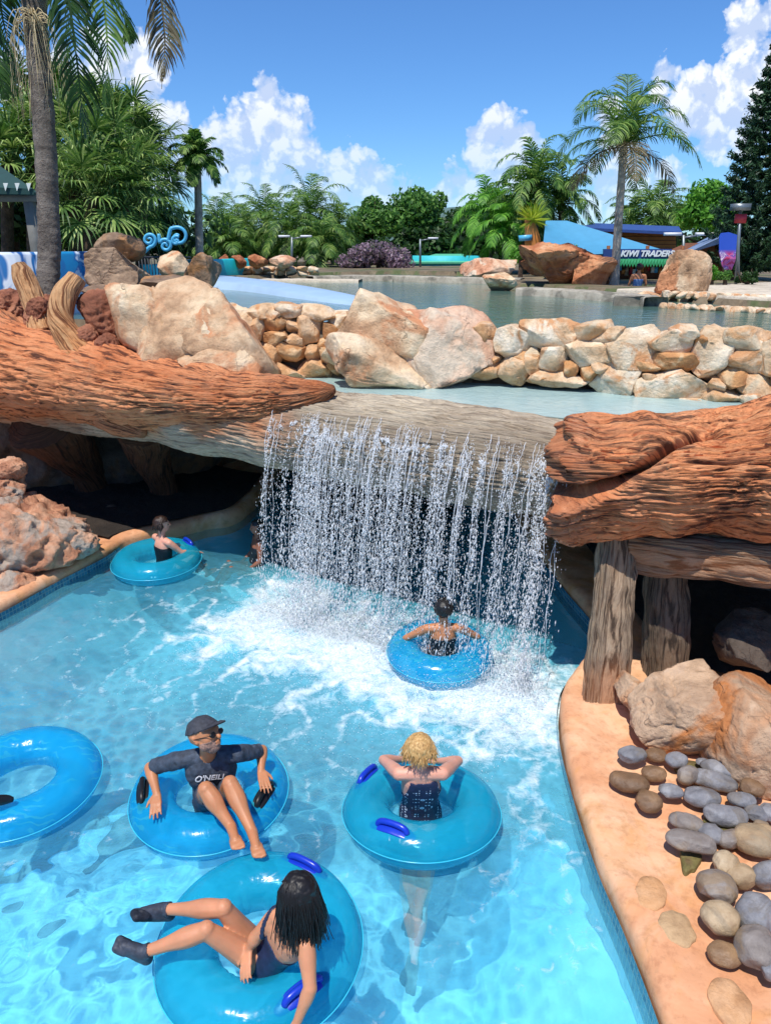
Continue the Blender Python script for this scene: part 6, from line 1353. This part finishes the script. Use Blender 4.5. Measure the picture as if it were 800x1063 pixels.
for k in range(16):
    c = GP(148+k*3.2, 16.7, 3.0); mb = MB(); mb.rod(c, c+[0, 0, .78], .010, n=6); mb.build('bar', M['fence'], sw_)
mb = MB(); mb.rod(GP(147, 16.7, 3.77), GP(198, 16.7, 3.77), .02, n=6); mb.build('rail', M['fence'], sw_)
# awning at the left edge
aw = empty('awning', GP(0, 17, 3.0)); tag(aw, 'dark green awning with white pennants on a grey beam at the left edge', 'awning')
Yw = 16.
mk('canopy', [Q(-80, 150, Yw+2), Q(-10, 165, Yw+1.5), Q(40, 200, Yw), Q(40, 203, Yw), Q(-120, 200, Yw), Q(-120, 150, Yw+1)], [(0, 1, 2, 4, 5), (4, 2, 3)], M['darkgreen'], aw, smooth=False)
mk('fascia', [Q(-120, 190, Yw-.02), Q(36, 196, Yw-.02), Q(36, 202, Yw-.02), Q(-120, 199, Yw-.02)], [(0, 1, 2, 3)], M['darkgreen'], aw, smooth=False)
for k in range(9):
    px = 30-k*12; mk('pennant', [Q(px-2.6, 190, Yw-.06), Q(px+2.6, 190, Yw-.06), Q(px, 198.5, Yw-.06), Q(px-2.6, 190, Yw-.05), Q(px+2.6, 190, Yw-.05), Q(px, 198.5, Yw-.05)], [(0, 1, 2), (5, 4, 3), (0, 3, 4, 1), (1, 4, 5, 2), (2, 5, 3, 0)], M['awnwhite'], aw, smooth=False)
mb = MB(); c = Q(-45, 205, Yw+.3); mb.box(c, (3.55, .2, .16)); mb.build('beam', M['greybeam'], aw)
mb = MB(); c = GP(38, Yw+.3, 3.0); tp_ = Q(38, 204, Yw+.3); mb.box((c+tp_)/2, (.18, .18, tp_[2]-c[2])); mb.build('post', M['greybeam'], aw)
# turquoise hut
hu_ = empty('hut', GP(460, 43)); tag(hu_, 'low turquoise hut with a green hipped roof by the far kerb', 'hut')
a, b = Q(429, 282, 42), Q(497, 282, 42); mb = MB(); mb.box(((a+b)/2)+[0, 1.6, .35], (b[0]-a[0], 3.2, .9)); mb.build('wall', M['turq'], hu_)
e0, e1, r0, r1 = Q(425, 272, 41.8), Q(501, 272, 41.8), Q(452, 263.5, 43.5), Q(480, 263.5, 43.5); bk = np.array([0, 3.8, 0]); th = np.array([0, 0, -.08])
mk('roof', [e0, e1, e1+bk, e0+bk, r0, r1, e0+th, e1+th, e1+bk+th, e0+bk+th], [(0, 1, 5, 4), (1, 2, 5), (2, 3, 4, 5), (3, 0, 4), (0, 6, 7, 1), (1, 7, 8, 2), (2, 8, 9, 3), (3, 9, 6, 0), (9, 8, 7, 6)], M['greenroof'], hu_, smooth=False)
def lamp(px, Y, ytop, lab, arm=1, name='street_lamp', double=False):
    b = GP(px, Y); tpp = Q(px, ytop, Y); o = empty(name, b); tag(o, lab, 'lamp post'); mb = MB(); mb.rod(b, tpp, .06, .045); mb.build('pole', M['metal'], o)
    mb = MB(); mb.rod(tpp+[0, 0, -.08], tpp+[arm*.5, 0, .0], .03); mb.build('arm', M['metal'], o); mb = MB(); mb.box(tpp+[arm*.65, 0, .03], (.5, .22, .09)); mb.build('lamp_head', M['white'], o)
    if double: mb = MB(); mb.box(tpp+[-arm*.35, 0, .03], (.5, .22, .09)); mb.build('lamp_head', M['white'], o)
    return o
lamp(436, 40, 248, 'slim grey lamp post beside the turquoise hut'); lamp(303, 36, 246, 'small lamp post among the far palms', 1, double=True); lamp(709, 25, 244, 'grey post with pale lamps between the two shop roofs', 1, double=True)
# ---- shop
Ys = 25.5
shp = empty('shop', GP(650, Ys)); tag(shp, 'shop with a light blue sail roof, lettered navy sign and green scalloped awning', 'shop')
def quadprism(name, pts, dy, mat, parent):
    n = len(pts); V = [p for p in pts]+[p+np.array([0, dy, 0]) for p in pts]; return mk(name, V, [tuple(range(n)), tuple(range(2*n-1, n-1, -1))]+[(i, n+i, n+(i+1) % n, (i+1) % n) for i in range(n)], mat, parent, smooth=False)
quadprism('back_wall', [Q(560, 300, Ys+2.2), Q(712, 300, Ys+2.2), Q(712, 262, Ys+2.2), Q(560, 262, Ys+2.2)], .1, M['darkwall'], shp)
su = np.linspace(0, 1, 24); sv = np.linspace(0, 1, 10); tl, tr_, br_, bl_ = Q(566, 229, Ys+2.5), Q(588, 229, Ys+2.5), Q(693, 261, Ys-.4), Q(562, 266, Ys-.6)
G_ = np.array([[(tl*(1-a)+tr_*a)*(1-b)+(bl_*(1-a)+br_*a)*b-np.array([0, 0, .25*math.sin(math.pi*a)*math.sin(math.pi*b)]) for b in sv] for a in su])
Vs_ = np.concatenate([G_.reshape(-1, 3), G_.reshape(-1, 3)-[0, 0, .03]]); Fs_ = gridfaces(24, 10); mk('sail_roof', Vs_, np.vstack([Fs_, Fs_[:, ::-1]+240]), M['blueroof'], shp)
quadprism('sign_board', [Q(626, 268.5, Ys-.7), Q(697, 268.5, Ys-.7), Q(697, 258.5, Ys-.7), Q(626, 258.5, Ys-.7)], .08, M['navysign'], shp)
def text(body, c, size, mat, parent, name='lettering', shear=.25, rotz=0, ext=.02):
    tx = bpy.data.curves.new('t', 'FONT'); tx.body = body; tx.size = size; tx.align_x = 'CENTER'; tx.align_y = 'CENTER'; tx.extrude = ext; tx.shear = shear; tx.offset = size*.035
    to = bpy.data.objects.new('t', tx); COL.objects.link(to); dg = bpy.context.evaluated_depsgraph_get(); me = bpy.data.meshes.new_from_object(to.evaluated_get(dg)); bpy.data.objects.remove(to)
    V = np.array([v.co[:] for v in me.vertices]); Fc = [tuple(p.vertices) for p in me.polygons]; V2 = np.stack([V[:, 0], -V[:, 2], V[:, 1]], -1)+np.array(c); return mk(name, V2, Fc, mat, parent, smooth=False)
text('KIWI TRADERS', Q(671, 263.5, Ys-.74), .25, M['white'], shp)
n_ = 22
for k in range(n_):
    a0 = 630+k*3.1; q0, q1, q2, q3 = Q(a0, 268.5, Ys-.7), Q(a0+3.1, 268.5, Ys-.7), Q(a0+3.1, 274, Ys-1.2), Q(a0, 274, Ys-1.2); q4 = Q(a0+1.55, 277.5, Ys-1.22)
    mk('awning_strip', [q0, q1, q2, q4, q3], [(0, 1, 2, 3, 4)], M['awngreen' if k % 2 else 'awnwhite'] if k % 2 == 0 and False else M['awngreen'], shp, smooth=False)
for k in range(18):
    px = 632+k*3.7+rnd.uniform(-1, 1); c = Q(px, 280+rnd.uniform(-2, 3), Ys-.6); mb = MB(); mb.box(c, (.10, .08, rnd.uniform(.12, .3))); mb.build('hanging_goods', M[['goods', 'red', 'awnwhite', 'swirl', 'siding'][k % 5]], shp)
for px in (628, 668, 704): mb = MB(); b0 = GP(px, Ys-.6, 3.0); mb.box(b0+[0, 0, .5], (.09, .09, 1.0)); mb.build('post', M['brownwall'], shp)
mb = MB(); mb.box(GP(672, Ys-.3, 3.25), (2.4, .5, .5)); mb.build('counter', M['brownwall'], shp)
hb = empty('building', GP(675, 29)); tag(hb, 'upper building with orange wooden siding and a navy metal roof behind the shop', 'building')
quadprism('wall', [Q(612, 300, 29), Q(701, 300, 29), Q(701, 241, 29), Q(612, 239, 29)], 3, M['siding'], hb)
for k in range(6): quadprism('siding_board', [Q(612, 262-k*4, 28.96), Q(701, 262-k*4, 28.96), Q(701, 261.3-k*4, 28.96), Q(612, 261.3-k*4, 28.96)], .03, M['brownwall'], hb)
quadprism('roof', [Q(600, 236, 28.3), Q(708, 241.5, 28.3), Q(704, 235, 30.5), Q(616, 231.5, 30.5)], .08, M['navyroof'], hb)
quadprism('roof_fascia', [Q(600, 239, 28.25), Q(708, 244, 28.25), Q(708, 241, 28.25), Q(600, 236, 28.25)], .06, M['navyroof'], hb)
kk = empty('kiosk', GP(735, 24)); tag(kk, 'brown kiosk with a slanting grey blue roof at the right', 'kiosk')
quadprism('wall', [Q(716, 300, 24), Q(768, 300, 24), Q(768, 252, 24), Q(744, 252, 24), Q(716, 264, 24)], 2.5, M['brownwall'], kk)
quadprism('roof', [Q(708, 265, 23.4), Q(748, 246, 23.4), Q(768, 247, 23.4), Q(765, 241, 26), Q(742, 243, 26), Q(712, 258, 26)], .1, M['greyblue'], kk)
# banner
t = NT('banner_cloth'); v = t.coord('Object'); n1 = t.noise(v, 4.5, 3, .5, 1.2); sz = t.n('ShaderNodeSeparateXYZ', i_Vector=v)
g1 = t.ramp(n1, [(.40, C('#2440a8')), (.48, C('#3a62d0')), (.55, C('#d0468c')), (.62, C('#e890c0')), (.68, C('#6a3a9c'))]); g2 = t.ramp(n1, [(.40, C('#c0305c')), (.5, C('#e070a8')), (.6, C('#5a3ca0')), (.66, C('#e8c8dc'))])
hz_ = t.ramp(t.math('MULTIPLY', sz.outputs[2], .8), [(.62, (1, 1, 1)), (.72, (0, 0, 0))]); M['banner'] = t.done(t.pr(t.mixc(hz_, C('#2a55c4'), g2), .6))
bn = empty('banner', GP(757, 21.5, 3.0)); tag(bn, 'blue and pink leaf shaped banner beside the lamp', 'banner')
out_ = [(746, 246), (748, 242), (756, 241), (765, 244), (765, 256), (763, 270), (759, 280), (754, 283), (749, 276), (746, 262)]
quadprism('cloth', [Q(x, y, 21.5) for x, y in out_[::-1]], .03, M['banner'], bn)
mb = MB(); mb.rod(GP(766.5, 21.5, 3.0), Q(766.5, 240, 21.5), .02); mb.build('pole', M['metal'], bn)
lp_ = empty('street_lamp', GP(763, 20.8, 3.0)); tag(lp_, 'dark lamp post with a flat box lamp and a red panel at the right', 'lamp post')
mb = MB(); mb.rod(GP(763, 20.8, 3.0), Q(768, 219, 20.8), .05, .04); mb.build('pole', M['metal'], lp_)
mb = MB(); mb.box(Q(768, 215, 20.8), (.42, .3, .16)); mb.build('lamp_head', M['metal'], lp_); mb = MB(); mb.box(Q(768, 227, 20.78), (.30, .05, .22)); mb.build('panel', M['red'], lp_)
# carved colourful post behind the orange rock
tt = empty('carved_post', GP(549, 27.5, 3.0)); tag(tt, 'colourful orange and blue carved post with a yellow green plume behind the orange rock', 'ornament')
V, Fc, _, _ = sweep([np.append(Q(553, 262, 27.5), .30), np.append(Q(552, 245, 27.5), .26), np.append(Q(549, 232, 27.5), .17), np.append(Q(548, 222, 27.5), .10)], 40, 14, up=(0, 1, .02)); mk('post', V, Fc, M['siding'], tt)
mb = MB(); mb.rod(Q(545, 250, 27.3), Q(545, 244, 27.3), .22, .24, 14); mb.build('band', M['swirl'], tt)
l1 = LB()
for k in range(16): l1.add(*fan(Q(553, 232, 27.4), R(200+k*10), R(50+k*2), .12, .75, 8000+k, 8, .1))
l1.build('plume', M['yellowleaf'], tt)
# plants near the kiosk
for i, (px, py, w_, h_, Y, mt, lab) in enumerate([(738, 285, 20, 16, 20.5, 'leafbright', 'light green potted plant right of the dome shaped rock'), (752, 286, 14, 12, 20.2, 'leafmid', 'small bush below the banner'), (722, 288, 10, 12, 20, 'leafmid', 'little shrub hard against the dome shaped rock'), (775, 288, 22, 14, 20.5, 'leafdark', 'dark low shrub at the foot of the conifer'), (540, 262, 24, 22, 26, 'leafbright', 'yellow green shrub left of the carved post'), (596, 262, 30, 16, 26.5, 'leafmid', 'shrub under the light blue roof')]):
    c = Q(px, py, Y); m = mpp(c); broadleaf(lab, GP(px, Y, 3.0), c, (w_*m, w_*m*.7, h_*m*1.3), 900, .12, mt, 170+i, name='shrub', cat='shrub', lobes=10, limbs=3)
# seated visitor in a blue shirt
sitter('seated visitor in a light blue shirt seen from behind in front of the shop', Q(660, 303, 20.9)+np.array([0, 0, .0]), .9, R(85), M['skin1'], M['hairbrown'], M['bluecloth'], 'shirt', 'down', voxel=.02)
mb = MB(); c = Q(661, 305, 21.1); bb = empty('bench', c); tag(bb, 'plain dark bench behind the pond kerb under the seated visitor', 'bench'); mb.box(c+[0, .05, .02], (1.8, .4, .07)); mb.build('seat', M['greybeam'], bb)
for k in (-.7, .7): mb = MB(); mb.box(c+[k, .05, -.14], (.08, .36, .24)); mb.build('leg', M['greybeam'], bb)
